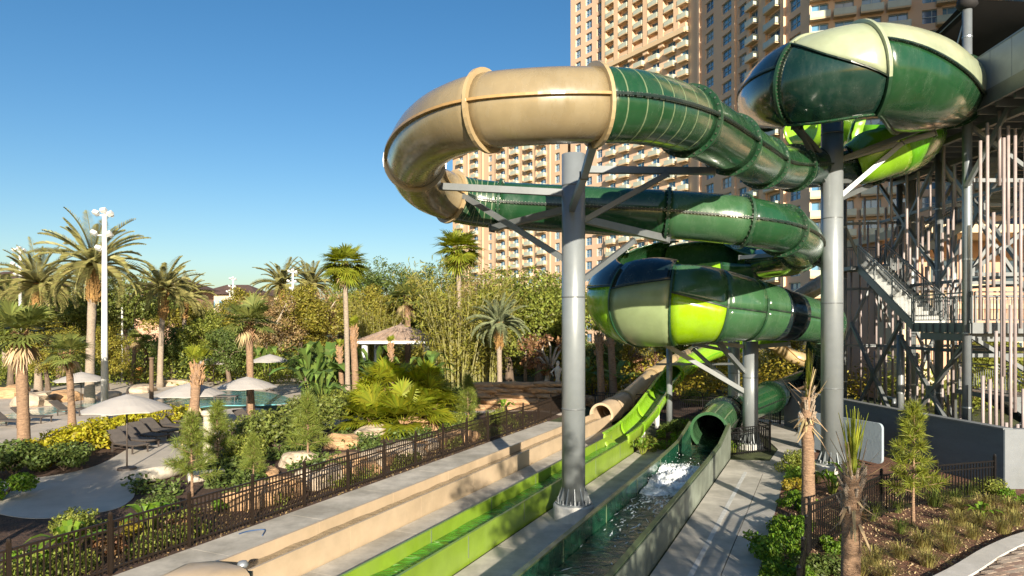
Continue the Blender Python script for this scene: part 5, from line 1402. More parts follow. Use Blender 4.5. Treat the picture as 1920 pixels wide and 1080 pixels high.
def leafcloud(rg, n, lumps, leaf, aspect=.55, flat=.5):
    """lumps: array (k,4) centre+radius -> vertices and quads of n leaves"""
    L_ = np.asarray(lumps, float); wgt = L_[:, 3] ** 2; k = rg.choice(len(L_), n, p=wgt / wgt.sum())
    d = rg.normal(size=(n, 3)); d /= np.linalg.norm(d, axis=1)[:, None]; rr = L_[k, 3] * rg.uniform(.45, 1.05, n) ** .6
    c_ = L_[k, :3] + d * rr[:, None] * np.array([1, 1, .8])
    nr = d * .7 + rg.normal(size=(n, 3)) * flat + np.array([0, 0, .35]); nr /= np.linalg.norm(nr, axis=1)[:, None]
    t1 = np.cross(nr, rg.normal(size=(n, 3))); t1 /= np.linalg.norm(t1, axis=1)[:, None]; t2 = np.cross(nr, t1)
    s = leaf * rg.uniform(.6, 1.35, n)[:, None]
    V = np.empty((n, 4, 3)); V[:, 0] = c_ - t1 * s; V[:, 1] = c_ - t2 * s * aspect + nr * s * .12; V[:, 2] = c_ + t1 * s; V[:, 3] = c_ + t2 * s * aspect + nr * s * .12
    return V.reshape(-1, 3), np.arange(n * 4).reshape(n, 4)
def tree(seed, h, rx, rz, n, leaf, leafm, nl=16, barkm='bark', r=.22, low=.35, sparse=1.0, nm='broadleaf_tree'):
    """crown of leaf clumps carried by limbs; h total height"""
    rg = np.random.default_rng(seed); t = proto(nm, 'tree'); cz = h - rz; lumps = []
    for k in range(nl):
        d = rg.normal(size=3); d /= np.linalg.norm(d); q = rg.uniform(.35, .85); lumps.append([d[0] * rx * q, d[1] * rx * q, cz + d[2] * rz * q, rg.uniform(.20, .38) * min(rx, rz) * sparse])
    V, Q = leafcloud(rg, n, lumps, leaf)
    link('crown', npmesh('crown', V, Q, leafm), t)
    tb, top = trunk_mb(cz * .75, r, r * .65, seed, .3, 8, 6)
    for k in range(min(nl, 11)):
        e = Vector(lumps[k][:3]); mid = top.lerp(e, .5) + Vector((rg.uniform(-.3, .3), rg.uniform(-.3, .3), .25)); tb.path([top - Vector((0, 0, .3)), mid, e], [r * .5, r * .28, r * .08], 6)
    part('trunk', tb, barkm, t, True)
    return t
def shrub(seed, rx, rz, n, leaf, leafm, nl=10, stems=6, nm='shrub', aspect=.55):
    rg = np.random.default_rng(seed); t = proto(nm, 'shrub'); lumps = []
    for k in range(nl):
        a = rg.uniform(0, 6.28); q = rx * math.sqrt(rg.uniform(0, 1)) * .75; hz = rz * rg.uniform(.25, .85) * (1 - .35 * (q / rx) ** 2); lumps.append([math.cos(a) * q, math.sin(a) * q, hz, rg.uniform(.26, .42) * min(rx, rz)])
    V, Q = leafcloud(rg, n, lumps, leaf, aspect); V[:, 2] = np.maximum(V[:, 2], .02); link('foliage', npmesh('foliage', V, Q, leafm), t)
    mb = MB()
    for k in range(stems): e = Vector(lumps[k % nl][:3]); mb.path([Vector((0, 0, 0)), e * .5 + Vector((0, 0, .05)), e], [.03, .022, .01], 5)
    part('stems', mb, 'bark', t)
    return t
def pine(seed, h, rw, leafm, n=42, needle=.22, trunk_r=.045):
    rg = np.random.default_rng(seed); t = proto('young_pine', 'pine'); tb, top = trunk_mb(h * .96, trunk_r, trunk_r * .3, seed, .06, 8, 8, rough=.02); lb = LB()
    for k in range(n):
        u = lin(.24, 1.0, ((k + .5) / n) ** .9); z = h * u; a = k * 2.4 + rg.uniform(-.4, .4); ln = rw * (1.08 - u) ** .65 * rg.uniform(.65, 1.2)
        el = math.radians(lin(5, 68, u ** 2) + rg.uniform(-12, 12)); d = np.array([math.cos(a) * math.cos(el), math.sin(a) * math.cos(el), math.sin(el)]); p0 = np.array([0, 0, z]); p1 = p0 + d * ln
        tb.path([Vector(p0), Vector(p1)], [trunk_r * .35, .006], 5)
        m = int(16 + 60 * ln)
        for j in range(m):
            f = rg.uniform(.25, 1.0); q = p0 + (p1 - p0) * f
            for _ in range(3):
                dd = d * .8 + rg.normal(size=3) * .75; dd[2] += .15; dd /= np.linalg.norm(dd); sd = np.cross(dd, rg.normal(size=3)); sd /= np.linalg.norm(sd); lb.blade(q, q + dd * needle * rg.uniform(.7, 1.2), .012, sd, .2)
    lb.build('needles', leafm, t); part('trunk', tb, 'bark_palm', t, True)
    return t
def tuft(seed, n, h, leafm, spread=.5, w_=.012, nm='grass_tuft', cat='grass', droop=.5):
    rg = np.random.default_rng(seed); t = proto(nm, cat); lb = LB()
    for k in range(n):
        a = rg.uniform(0, 6.28); q = rg.uniform(0, .12 * spread + .04); b = np.array([math.cos(a) * q, math.sin(a) * q, 0]); o = rg.uniform(.2, 1.0) * spread * h; hh = h * rg.uniform(.6, 1.1)
        d = np.array([math.cos(a), math.sin(a), 0]); mid = b + d * o * .4 + np.array([0, 0, hh * .8]); tip = b + d * o + np.array([0, 0, hh * (1 - droop * rg.uniform(.3, 1))]); lb.blade(b, tip, w_, np.array([-d[1], d[0], 0]), .08, mid)
    lb.build('blades', leafm, t)
    return t
def banana(seed, h, n, leafm, wide=.30, nm='broadleaf_plant'):
    rg = np.random.default_rng(seed); t = proto(nm, 'plant'); lb = LB(); mb = MB()
    for k in range(n):
        a = k * 2.4 + rg.uniform(-.4, .4); d = np.array([math.cos(a), math.sin(a), 0]); hh = h * rg.uniform(.55, 1.0); lean = rg.uniform(.12, .5) * h
        p0 = d * .08; p1 = p0 + d * lean * .4 + np.array([0, 0, hh * .55]); mb.path([Vector(p0), Vector(p1)], [.035, .02], 5)
        pts = [p1, p1 + d * lean * .35 + np.array([0, 0, hh * .28]), p1 + d * lean * .8 + np.array([0, 0, hh * .40]), p1 + d * lean * 1.3 + np.array([0, 0, hh * .36]), p1 + d * lean * 1.7 + np.array([0, 0, hh * .22])]; ws = [.05, .9, 1.0, .7, .05]; sd = np.array([-d[1], d[0], 0]); W_ = wide * h * .32
        for i in range(4):
            for s_ in (-1, 1):
                kk = lb.n; up = np.array([0, 0, .25 * W_]); lb.v += [pts[i], pts[i + 1], pts[i + 1] + s_ * sd * W_ * ws[i + 1] + up * ws[i + 1], pts[i] + s_ * sd * W_ * ws[i] + up * ws[i]]; lb.q.append((kk, kk + 1, kk + 2, kk + 3)); lb.n += 4
    lb.build('leaves', leafm, t); part('stalks', mb, 'leaf_mid', t)
    return t
def bamboo(seed, h, rad, n, leafm):
    rg = np.random.default_rng(seed); t = proto('bamboo_clump', 'bamboo'); mb = MB(); lb = LB()
    for k in range(n):
        a = rg.uniform(0, 6.28); q = rad * math.sqrt(rg.uniform(0, 1)) * .5; b = Vector((math.cos(a) * q, math.sin(a) * q, 0)); d = Vector((math.cos(a), math.sin(a), 0)); hh = h * rg.uniform(.6, 1.05); pts = [b + d * (rad * .9 * (i / 5) ** 2.0) * rg.uniform(.6, 1.1) + Vector((0, 0, hh * (i / 5) * (1 - .06 * (i / 5)))) for i in range(6)]
        mb.path(pts, [.045, .042, .038, .03, .02, .008], 5)
        for j in range(95):
            f = rg.uniform(.22, 1.0) * 5; i = min(4, int(f)); p = np.array(pts[i].lerp(pts[i + 1], f - i)) + rg.normal(size=3) * (.30 + .05 * f); dd = rg.normal(size=3) + np.array([0, 0, -.4]); dd /= np.linalg.norm(dd); sd = np.cross(dd, rg.normal(size=3)); sd /= np.linalg.norm(sd); lb.blade(p, p + dd * .32, .06, sd, .1)
    lb.build('leaves', leafm, t); part('culms', mb, 'culm', t)
    return t
def at(px, d, z=0.0): return Vector(((px - CX) / F_PX * d, d, z))
PR = []
def keep(x): PR.append(x); return x
# --- date palms
dA = keep(date_palm(1, 8.9, 3.9, 60, 'leaf_date', r=.25)); dB = keep(date_palm(2, 7.9, 3.2, 48, 'leaf_date', r=.20)); dC = keep(date_palm(3, 6.0, 2.8, 40, 'leaf_silver', r=.2))
GD = 'date palms of the garden'
dup(dA, at(168, 44), 0.3, 1.0, 'biggest date palm, its crown behind the tallest lamp post', GD)
dup(dA, at(72, 50), 1.7, .90, 'wide date palm at the left edge behind a white lamp post', GD)
dup(dB, at(300, 55), 0.9, 1.0, 'date palm standing right of the tallest lamp post against the sky', GD)
dup(dB, at(345, 68), 2.1, .98, 'smaller date palm just right of another, near the cream villa', GD)
dup(dB, at(525, 84), 0.5, 1.25, 'distant date palm top left of the lamp post in the brown bushes', GD)
dup(dB, at(586, 88), 2.8, 1.28, 'distant date palm top right of the lamp post in the brown bushes', GD)
dup(dC, at(937, 47), .4, .86, 'silvery arching palm in front of the trees left of the tall column', GD)
dup(dB, at(8, 64), 2.2, .9, 'dim date palm low at the very left edge', GD)
# --- fan palms
fS = keep(fan_palm(11, 4.8, 1.0, 34, 'leaf_sabal', .85, .19, 'bark_palm', dead=6, boots=90)); fW = keep(fan_palm(12, 9.0, 1.0, 60, 'leaf_wash', .95, .15, 'bark_palm_pale', dead=5, boots=30, lo=-85)); fT = keep(fan_palm(13, 5.2, 1.05, 36, 'leaf_sabal', .95, .18, 'bark_palm', boots=80, dead=5))
fY = keep(fan_palm(14, 3.4, .55, 9, 'leaf_wash', .55, .19, 'bark_palm', boots=90, lo=35)); fK = keep(fan_palm(15, 3.6, .62, 26, 'leaf_sabal', .5, .14, 'bark', boots=20, dead=8)); fN = keep(fan_palm(16, 3.9, .38, 6, 'leaf_wash', .42, .17, 'bark_palm', boots=60, lo=45))
GF = 'fan palms of the garden'
dup(fS, at(45, 25.6), 0, 1.0, 'near fan palm with a rough trunk at the left edge', GF)
dup(fS, at(135, 33), 1.1, .78, 'lower fan palm behind the near one at the left, beside a standing rock', GF)
dup(fW, at(652, 44), 0.4, 1.0, 'thin tall fan palm with a bright crown against the sky', GF)
dup(fT, at(470, 37.5), 0.8, 1.0, 'round headed fan palm over the right end of the pool', GF)
dup(fY, at(362, 29.8), 0.2, 1.0, 'young staked palm with a few upright fronds in front of the pool', GF)
dup(fK, at(249, 58), 0.3, 1.05, 'dark little fan palm by the far pool, left of two', GF); dup(fK, at(272, 60), 1.4, .98, 'dark little fan palm by the far pool, right of two', GF)
dup(fN, at(667, 45), 0.5, 1.25, 'bare trunked palm glowing orange below the thin tall palm', GF); dup(fN, at(641, 46), 1.5, .92, 'short bare trunked palm left of the orange lit trunk', GF); dup(fN, at(735, 50), 2.1, .95, 'short trunked palm in front of the gazebo roof', GF)
dup(fW, at(862, 52), 1.3, 1.20, 'tall fan palm rising out of the bamboo toward the hotel', GF); dup(fT, at(765, 64), 0.2, 1.45, 'fan palm behind the gazebo', GF); dup(fW, at(985, 60), 2.2, .8, 'thin palm trunk behind the silvery palm', GF)
dup(fN, at(1128, 40.5), .2, 1.15, 'bare palm trunk left of the garden steps, nearer of two', GF); dup(fN, at(1150, 44), 1.2, 1.3, 'bare palm trunk left of the garden steps, farther of two', GF)
# stakes of the young palm
q = at(362, 29.8); t = thing('tree_stake', 'three raking timber stakes propping the young palm by the pool', 'stake', q)
for a in (30, 150, 270): part('stake', MB().bar(q + Vector((math.cos(R(a)) * 1.0, math.sin(R(a)) * 1.0, 0)), q + Vector((math.cos(R(a)) * .2, math.sin(R(a)) * .2, 1.5)), .07), 'pine_stake', t)
# big bright fan palm clump
fC = [keep(fan_palm(30 + k, hh, 1.12, 36, 'leaf_fan', 1.15, .12, 'bark_palm', boots=20, lo=-30, nseg=26)) for k, hh in enumerate((.4, 1.0, 1.7))]
GC = 'heads of the bright fan palm clump'
for k, (px, d, i, s, lab) in enumerate(((705, 33.0, 0, 1.0, 'front left head of the bright fan palm clump'), (760, 32.6, 0, 1.1, 'front head of the bright fan palm clump, above the rock ledge'), (815, 34.0, 1, .95, 'right head of the bright fan palm clump'), (735, 34.6, 2, 1.0, 'tallest head of the bright fan palm clump'), (790, 35.2, 2, .95, 'back right head of the bright fan palm clump'), (685, 34.8, 1, .9, 'back left head of the bright fan palm clump'))): dup(fC[i], at(px, d), k * 1.1, s, lab, GC)
# --- young pines
pA = keep(pine(41, 2.5, .85, 'leaf_pine', 34, .27)); pA2 = keep(pine(43, 2.3, .75, 'leaf_pine', 26, .30)); pB = keep(pine(42, 2.95, .72, 'leaf_pine_bright', 30, .24, .042))
GP = 'young staked pines'
for px, py, s, rz_, lab, pr in ((360, 930, .92, .2, 'young pine behind the fence in front of the fallen column', pA), (577, 872, 1.02, 1.4, 'young pine behind the fence left of the big fan palms', pA2), (408, 880, .88, 2.2, 'young pine right beside the upright broken column', pA), (475, 905, .62, .9, 'small bushy pine between two taller pines by the fence', pA2), (878, 800, .95, .4, 'young pine right of the fan palm clump by the pale walk', pA), (1712, 985, 1.0, .7, 'young pine in the mulch bed before the blue wall', pB)):
    dup(pr, G(px, py), rz_, s, lab, GP)
# --- trees
oA = keep(tree(51, 9.5, 4.6, 3.2, 16000, .105, 'leaf_oak', 44)); oB = keep(tree(52, 7.5, 3.2, 3.0, 12000, .09, 'leaf_olive', 40)); oC = keep(tree(53, 7.0, 3.0, 2.8, 8000, .085, 'leaf_brown', 40, 'bark_birch', sparse=.9)); oD = keep(tree(54, 6.5, 2.8, 2.6, 12000, .085, 'leaf_mid', 38)); oE = keep(tree(55, 5.5, 2.6, 2.4, 11000, .085, 'leaf_dark', 36)); oF = keep(tree(56, 6.0, 2.2, 2.6, 6500, .075, 'leaf_yellow', 36, 'bark_birch', sparse=.8)); oG = keep(tree(57, 10.5, 3.8, 3.4, 7000, .10, 'leaf_dark', 40, sparse=.8)); oR = keep(tree(58, 5.0, 2.0, 2.2, 1500, .10, 'leaf_red', 16, 'bark_birch', sparse=.7))
GT = 'trees behind the pool garden'
TL = [(oA, 110, 58, 1.0, 'dark oak behind the big date palm'), (oA, 240, 62, 1.12, 'broad oak right behind the tallest lamp post'), (oD, 20, 56, 1.1, 'mid green tree at the left edge below the date palm'), (oB, 90, 50, .8, 'olive tree between the near fan palm and the date palms'), (oB, 200, 52, .72, 'olive tree behind the umbrella left of the tallest post'), (oD, 395, 60, 1.0, 'green tree in front of the cream villa'), (oE, 322, 60, .98, 'dense dark round tree by the pool, right of the timber post'), (oE, 430, 56, .95, 'dark tree behind the round headed fan palm'), (oC, 500, 62, 1.2, 'brownish tree left of the white post among bushes'), (oB, 560, 66, 1.25, 'yellowish tree right of the white post among bushes'), (oC, 600, 72, 1.35, 'brown bare looking tree behind the thin tall palm'), (oG, 735, 78, 1.25, 'tall airy dark tree against the sky left of the hotel'), (oG, 690, 84, 1.25, 'airy dark tree beside the thin tall palm crown'), (oG, 815, 74, 1.2, 'dark tree top just left of the hotel wing'), (oB, 690, 68, 1.25, 'yellow olive tree behind the short trunked palms'), (oF, 730, 74, 1.5, 'loose yellow tree above the gazebo'), (oD, 800, 72, 1.55, 'green tree right behind the gazebo'), (oD, 955, 60, 1.62, 'tall green tree below the hotel balconies'), (oD, 1010, 56, 1.55, 'green tree left of the tall column'), (oC, 900, 66, 1.5, 'pale twiggy tree in front of the lower hotel floors'), (oR, 1022, 46, 1.15, 'reddish twiggy tree beside the tall column'), (oE, 1060, 58, 1.0, 'dark tree behind the tall column'), (oF, 1180, 56, .95, 'yellow leaved tree under the lower bowl'), (oE, 1125, 52, .8, 'dark tree left of the garden steps'), (oD, 1260, 60, .85, 'green tree behind the lime chute top'), (oR, 1225, 50, .8, 'orange red tree by the lime chute'), (oF, 1340, 58, .85, 'golden tree seen under the lower bowl between columns'), (oB, 1460, 60, .85, 'olive tree seen below the lower bowl at right'), (oD, 1860, 44, .8, 'green tree behind the tower foot at the right edge'), (oD, 372, 84, 1.25, 'green tree hiding the left end of the cream villa'), (oB, 455, 88, 1.35, 'olive tree hiding the right end of the cream villa'), (oF, 415, 70, 1.15, 'loose yellow tree before the cream villa'), (oB, 330, 78, 1.3, 'olive tree behind the smaller date palm'), (oA, 40, 72, 1.15, 'oak filling the gap behind the leftmost date palms'), (oB, 165, 70, 1.2, 'olive tree directly behind the biggest date palm trunk'), (oD, 645, 80, 1.6, 'bright tree behind the thin tall palm trunk'), (oF, 870, 70, 1.6, 'yellow tree behind the bamboo clump'), (oE, 640, 50, .62, 'dark leafy tree low behind the bare palm trunks'), (oE, 575, 50, .70, 'dark tree under the white post in the middle left'), (oD, 1050, 68, 1.65, 'tall tree half hidden by the tall column below the hotel')]
for k, (pr, px, d, s, lab) in enumerate(TL): dup(pr, at(px, d), k * 1.37, s, lab, GT)
t = thing('rock_ledge', 'broken row of pale sandstone blocks just behind the bronze fence', 'rock', UV(15, -14.7)); rk2 = random.Random(9); off = woff(t)
for k in range(17):
    u = 14.5 + k * .75 + rk2.uniform(-.2, .2); p = UV(u, -14.65 + rk2.uniform(-.35, .25)); inst('stone', RKS[rk2.randrange(8)], t, (p.x - off.x, p.y - off.y, .16), (0, 0, rk2.uniform(0, 3)), (rk2.uniform(.45, .8), rk2.uniform(.35, .6), rk2.uniform(.4, .75)))
bm1 = keep(bamboo(61, 8.2, 2.2, 46, 'leaf_bamboo'))
dup(bm1, at(856, 50), 0, 1.25, 'tall yellow bamboo clump in the middle of the garden', 'bamboo clumps'); dup(bm1, at(905, 54), 1.9, 1.2, 'bamboo clump right of the first, in front of the hotel trees', 'bamboo clumps'); dup(bm1, at(705, 62), .8, 1.0, 'bamboo like thicket left of the gazebo', 'bamboo clumps')
# --- shrubs, broad leaved plants
sG = keep(shrub(71, 1.25, 1.15, 2600, .075, 'leaf_gold', 14)); sD = keep(shrub(72, 1.3, 1.2, 2600, .07, 'leaf_dark', 14)); sM = keep(shrub(73, 1.4, 1.5, 3000, .07, 'leaf_mid', 16)); sB = keep(shrub(74, .8, .75, 1500, .055, 'leaf_bright', 10)); sY = keep(shrub(75, 1.0, .8, 1500, .06, 'leaf_yellow', 10)); sO = keep(shrub(76, 1.5, 1.6, 3000, .08, 'leaf_oak', 16)); sR = keep(shrub(77, .6, .4, 500, .06, 'leaf_red', 8)); sW = keep(shrub(78, 1.6, 2.2, 3200, .09, 'leaf_olive', 16))
GS = 'shrubs of the garden beds'
SL = [(sD, (28, 893), 1.0, 'dark shrub at the left end of the golden hedge'), (sG, (95, 872), .95, 'golden hedge shrub, second from its left end'), (sG, (150, 845), 1.05, 'golden hedge shrub left of the tallest post'), (sG, (195, 826), .95, 'golden hedge shrub at the foot of the tallest post'), (sG, (255, 812), .95, 'golden hedge shrub behind the nearest umbrella pole'), (sG, (312, 798), .95, 'golden hedge shrub behind the loungers, right part'), (sG, (350, 790), .8, 'golden hedge shrub at its right end by the young palm'), (sD, (120, 882), .8, 'dark green shrub in front of the golden hedge'), (sB, (0, 935), 1.1, 'bright shrub cut by the left edge of the picture'),
      (sO, (520, 842), 1.0, 'dense green shrub mass behind the middle pines'), (sO, (590, 812), 1.1, 'green shrub mass left of the fan palm clump'), (sO, (470, 835), .9, 'green shrub right of the upright broken column'), (sM, (575, 795), .7, 'green shrub above the pines by the pool end'), (sM, (640, 782), 1.0, 'green shrub behind the fan palm clump on the left'), (sM, (450, 868), .7, 'low shrub between column and pine'), (sO, (560, 772), .6, 'dark shrub at the right end of the pool'), (sY, (635, 735), 1.1, 'yellow leafy shrub by the orange pot'), (sD, (902, 752), 1.0, 'dark round shrub in front of the rock outcrop'), (sD, (1010, 756), .8, 'dark shrub at the shaded foot of the rock outcrop'), (sD, (1045, 752), .85, 'dark shrub behind the tall column by the outcrop'), (sD, (975, 760), .6, 'low dark shrub before the shaded rock'), (sM, (860, 800), .55, 'low green plants along the fence right of the fan palms'), (sM, (930, 795), .5, 'low green plants behind the fence near the rock outcrop'),
      (sW, (955, 700), .9, 'big leafy bush on top of the rock outcrop'), (sW, (1030, 700), .9, 'leafy bush on the outcrop beside the statue'), (sB, (985, 702), 1.5, 'bright green bush on the outcrop'), (sY, (1180, 700), 1.5, 'yellow bush above the garden steps'), (sM, (1100, 738), .9, 'green bush left of the garden steps'), (sM, (1160, 770), .5, 'round pale bush beside the tan chute'), (sY, (1240, 765), .7, 'golden grassy bush behind the lime chute'), (sM, (1215, 845), .42, 'leafy plant between the lime chute and the dark lane'), (sD, (1265, 818), .6, 'dark bush beside the mouth of the wide tube'), (sB, (1235, 842), .5, 'bright little bush left of the wide tube'), (sY, (1330, 735), 1.0, 'golden bush below the lower bowl'), (sY, (1470, 735), 1.2, 'golden bush behind the dark return tube'), (sM, (1300, 760), .7, 'bush behind the wide tube'),
      (sB, (1450, 1050), .9, 'bright green shrub in the strip between path and black fence, nearest the camera'), (sB, (1475, 1000), .75, 'bright green shrub in the strip beside the path, second from the camera'), (sB, (1492, 955), .7, 'bright green shrub beside the bare near palm trunk'), (sY, (1500, 925), .55, 'yellow green shrub at the bend of the path'), (sM, (1490, 885), .5, 'small shrub at the far end of the path strip'), (sB, (1567, 1035), .62, 'round bright shrub inside the corner of the black fence'), (sB, (1905, 945), .6, 'leafy shrub at the right end of the black fence'), (sM, (1850, 930), .4, 'low shrub before the right end of the black fence'), (sB, (1480, 1090), .7, 'green shrub at the bottom edge by the black fence'), (sD, (1550, 1095), .5, 'dark shrub at the bottom edge inside the black fence'),
      (sM, (150, 1010), .5, 'leafy plants behind the fence at the lower left'), (sB, (60, 1060), .6, 'bright plants behind the fence in the lower left corner'), (sY, (240, 1005), .42, 'yellowish plants behind the fence left of the middle post'), (sD, (300, 965), .45, 'dark plants behind the fence below the fallen column'), (sB, (420, 955), .42, 'green plants behind the fence below the front pine'), (sR, (330, 1000), .9, 'reddish low plants behind the fence'), (sR, (205, 1040), .9, 'red leaved plants near the fence at lower left'), (sD, (640, 890), .4, 'dark plants at the fence under the fan palms'), (sM, (880, 812), .45, 'small bush at the fence right of centre')]
for k, (pr, (px, py), s, lab) in enumerate(SL): dup(pr, G(px, py), k * 1.7, s, lab, GS)
bA = keep(banana(81, 3.4, 14, 'leaf_banana')); bC = keep(banana(82, 1.0, 12, 'leaf_bright', .35, 'leafy_plant'))
GB = 'large leaved plants'
for k, (px, d, s, lab) in enumerate(((585, 46, 1.1, 'large leaved tropical plant under the white post'), (612, 48, 1.2, 'large leaved tropical plant left of the bare palm trunks'), (500, 57, 1.0, 'large leaved plant behind the far umbrella on the right'), (700, 52, 1.1, 'large leaved plant left of the gazebo'), (800, 46, 1.0, 'large leaved plant right of the gazebo'), (1085, 46, 1.0, 'large leaved plant right of the tall column'), (1150, 47, .8, 'palm like plant beside the garden steps'), (606, 41, .7, 'low large leaved plant right of the pool end'))): dup(bA, at(px, d), k * 1.1, s, lab, GB)
for k, (px, py, s, lab) in enumerate(((280, 1000, .9, 'broad leaved plant behind the fence left of a post'), (130, 1050, .9, 'broad leaved plant behind the fence at the lower left'), (1560, 925, .8, 'strap leaved plant at the foot of the second column'), (1590, 905, .8, 'strap leaved plant right of the second column foot'), (1205, 852, .7, 'leafy clump at the soil edge beside the wide lane'), (1375, 850, .55, 'leafy plant inside the small black enclosure'), (820, 790, .8, 'low strap plant at the right foot of the fan palms'), (1840, 975, .5, 'low leafy plant in the mulch before the fence'), (945, 775, .9, 'spiky plant on the mulch mound by the walk'))): dup(bC, G(px, py), k * 1.9, s, lab, GB)
# --- dead topped palms on the right
def stump_palm(seed, h, r, nm='cut_palm', green=10):
    rg = np.random.default_rng(seed); t = proto(nm, 'palm'); tb, top = trunk_mb(h, r * 1.05, r, seed, .12, 16, 22, rough=.04); o = part('trunk', tb, 'bark_palm', t, True); part('leaf_bases', boots_mb(top, .7, r * .95, seed, 34), 'bark_palm_pale', o)
    lb = LB(); lg_ = LB(); tp_ = np.array(top)
    for k in range(16):
        a = rg.uniform(0, 6.28); el = math.radians(rg.uniform(25, 70)); d = np.array([math.cos(a) * math.cos(el), math.sin(a) * math.cos(el), math.sin(el)]); sd = np.cross(d, [0, 0, 1.]); sd /= np.linalg.norm(sd); ln = rg.uniform(.4, .85); lb.blade(tp_ - [0, 0, rg.uniform(0, .5)], tp_ + d * ln, .035, sd, .3)
    for k in range(30):
        a = rg.uniform(0, 6.28); el = math.radians(rg.uniform(76, 89)); d = np.array([math.cos(a) * math.cos(el), math.sin(a) * math.cos(el), math.sin(el)]); sd = np.cross(d, [0.3, 0.7, 1.]); sd /= np.linalg.norm(sd); lg_.blade(tp_ + rg.normal(size=3) * .04, tp_ + d * rg.uniform(.8, 1.25), .03, sd, .15)
    for k in range(26):
        a = rg.uniform(0, 6.28); d = np.array([math.cos(a), math.sin(a), -.9]); lb.blade(tp_ - [0, 0, rg.uniform(.2, .8)], tp_ - [0, 0, rg.uniform(.2, .8)] + d * rg.uniform(.3, .5), .06, np.array([-d[1], d[0], 0]), .2)
    lb.build('dead_fronds', 'leaf_dead', t); lg_.build('spear_leaves', 'leaf_wash', t)
    return t
kA = keep(stump_palm(91, 2.6, .15)); kB = keep(stump_palm(92, 3.3, .15))
dup(kA, at(1594, 11.6), .3, 1.0, 'near bare palm trunk with trimmed fronds and a green spear, inside the black fence', 'trimmed transplanted palms')
dup(kB, at(1516, 17.6), 1.4, 1.0, 'trimmed palm trunk beside the path in front of the second column', 'trimmed transplanted palms')
t = thing('trunk_strap', 'dark strap tied round the trimmed palm trunk beside the path', 'strap', at(1516, 17.6)); part('band', MB().lathe([(.175, 1.32), (.175, 1.37)], at(1516, 17.6), 16), 'iron_black', t)
# --- grasses in the mulch bed
gA = keep(tuft(101, 150, .50, 'grass_blade', 1.1)); gB = keep(tuft(102, 110, .45, 'grass_green', .9))
rg = random.Random(7)
GG = 'ornamental grass tufts'
gl = [(1640, 1060), (1690, 1048), (1730, 1030), (1660, 1090), (1770, 1010), (1800, 985), (1835, 985), (1780, 1035), (1870, 975), (1905, 985), (1825, 1010), (1740, 1062), (1880, 1000), (1850, 958), (1612, 1080), (1800, 960), (1895, 962)]
gp = [('wispy yellow grass tuft along the plaza kerb', gA), ('short green grass tuft in the mulch bed', gB)]
for k, (px, py) in enumerate(gl): lab, pr = gp[0]; dup(pr, G(px, py), k * 1.3, rg.uniform(.8, 1.15), lab, GG)
for k, (px, py) in enumerate(((1632, 975), (1580, 1000), (1790, 945), (1755, 950), (1690, 1000), (1815, 935), (1530, 905), (1680, 960))): dup(gB, G(px, py), k * 2.1, rg.uniform(.9, 1.3), gp[1][0], 'green grass tufts in the mulch')
# --- ground cover and undergrowth nobody could count
def carpet(name, region, n, leaf, m, zmax, seed, kind='stuff', aspect=.5):
    rg = np.random.default_rng(seed); pts = []
    while len(pts) < n:
        q = region(rg)
        if q is not None: pts.append(q)
    c_ = np.array(pts); c_[:, 2] += rg.uniform(0.01, 1, n) ** 1.6 * zmax
    nr = rg.normal(size=(n, 3)) * .7 + [0, -.2, .8]; nr /= np.linalg.norm(nr, axis=1)[:, None]; t1 = np.cross(nr, rg.normal(size=(n, 3))); t1 /= np.linalg.norm(t1, axis=1)[:, None]; t2 = np.cross(nr, t1); s = leaf * rg.uniform(.6, 1.4, n)[:, None]
    V = np.empty((n, 4, 3)); V[:, 0] = c_ - t1 * s; V[:, 1] = c_ - t2 * s * aspect; V[:, 2] = c_ + t1 * s; V[:, 3] = c_ + t2 * s * aspect
    o = link(name, npmesh(name, V.reshape(-1, 3), np.arange(n * 4).reshape(n, 4), m)); o['kind'] = kind
    o['label'] = {'undergrowth': 'dense undergrowth filling the garden between the trees', 'ground_cover': 'low ground cover plants on the planting beds', 'leaf_litter': 'scattered mulch chips and fallen leaves'}[name]
    return o
def lumpy(rg, px0, px1, d0, d1, h):
    px = rg.uniform(px0, px1); d = math.exp(rg.uniform(math.log(d0), math.log(d1))); x = (px - CX) / F_PX * d
    f = .5 + .5 * math.sin(x * .9 + d * .35) * math.cos(d * .7 - x * .3)
    return [x, d, h * f * rg.uniform(0, 1)]
carpet('undergrowth', lambda r: lumpy(r, -40, 640, 56, 110, 3.2), 60000, .13, 'leaf_mid', 1.0, 1)
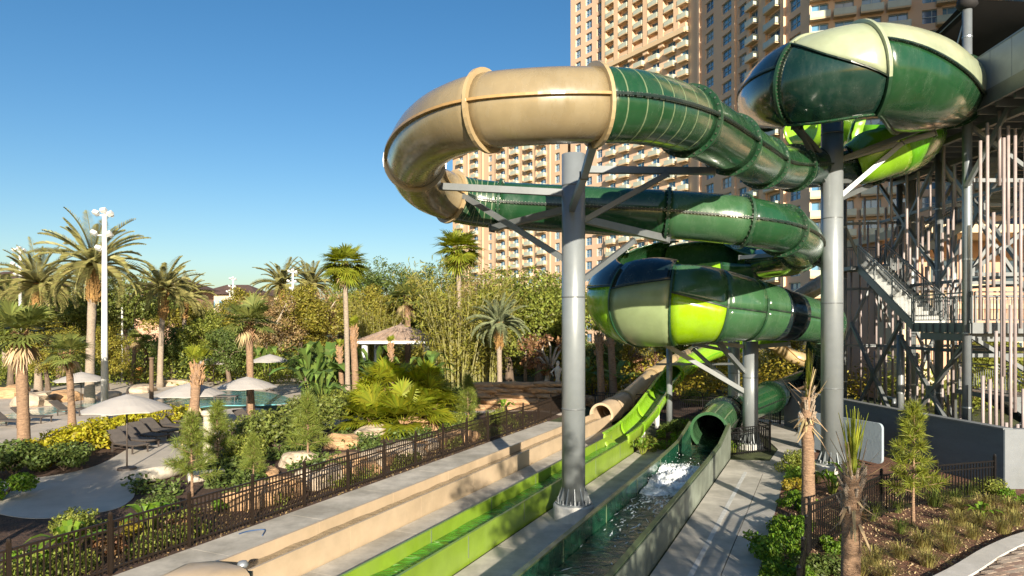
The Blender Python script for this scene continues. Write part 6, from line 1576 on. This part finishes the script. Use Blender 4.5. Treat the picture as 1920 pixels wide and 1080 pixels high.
carpet('undergrowth', lambda r: lumpy(r, 480, 1100, 64, 110, 3.6), 60000, .12, 'leaf_olive', 1.0, 2)
carpet('undergrowth', lambda r: lumpy(r, 1040, 1700, 46, 90, 3.0), 44000, .12, 'leaf_yellow', 1.0, 3)
carpet('undergrowth', lambda r: lumpy(r, 565, 900, 40, 52, 1.0), 18000, .09, 'leaf_dark', .5, 4)
carpet('undergrowth', lambda r: lumpy(r, 1650, 1960, 38, 70, 3.5), 9000, .18, 'leaf_mid', 1.0, 5)
def bed(rg, u0, u1, v0, v1):
    u, v = rg.uniform(u0, u1), rg.uniform(v0, v1); p = UV(u, v)
    if math.sin(u * 1.9 + v) + math.sin(u * .7 - v * 2.3) < .1: return None
    return [p.x, p.y, 0]
carpet('ground_cover', lambda r: bed(r, 6, 34, -15.4, -13.7), 9000, .06, 'leaf_mid', .35, 6)
carpet('ground_cover', lambda r: bed(r, 28, 36, -6.9, -5.2), 3500, .06, 'leaf_bright', .35, 7)
carpet('ground_cover', lambda r: bed(r, 9, 26, -1.2, -.4), 5000, .05, 'leaf_bright', .3, 8)
carpet('ground_cover', lambda r: bed(r, 14, 30, -20, -15.2), 9000, .08, 'leaf_dark', .4, 9)
carpet('leaf_litter', lambda r: [*(lambda p: (p.x, p.y))(UV(r.uniform(5, 34), r.uniform(-16, -13.35))), 0.0], 7000, .035, 'leaf_brown', .02, 12)
carpet('leaf_litter', lambda r: (lambda x, y: [x, y, 0.0] if x * LC - y * LS > -1.2 else None)(r.uniform(5, 15), r.uniform(11, 20.8)), 9000, .028, 'leaf_dead', .015, 13)
# --- trees behind the camera that throw the dappled shade (out of the picture)
GO = 'trees behind the viewpoint'
for k, (x, y, s, lab, pr) in enumerate(((-10.8, 9.2, .60, 'broad oak beyond the left edge, nearer of two', oA), (-15.2, 8.4, .62, 'broad oak farthest out beyond the left edge', oA), (6.0, -3.6, .92, 'airy tall tree behind the viewpoint on the right', oG))): dup(pr, (x, y, 0), k * 1.1, s, lab, GO)
for p in PR: discard(p)
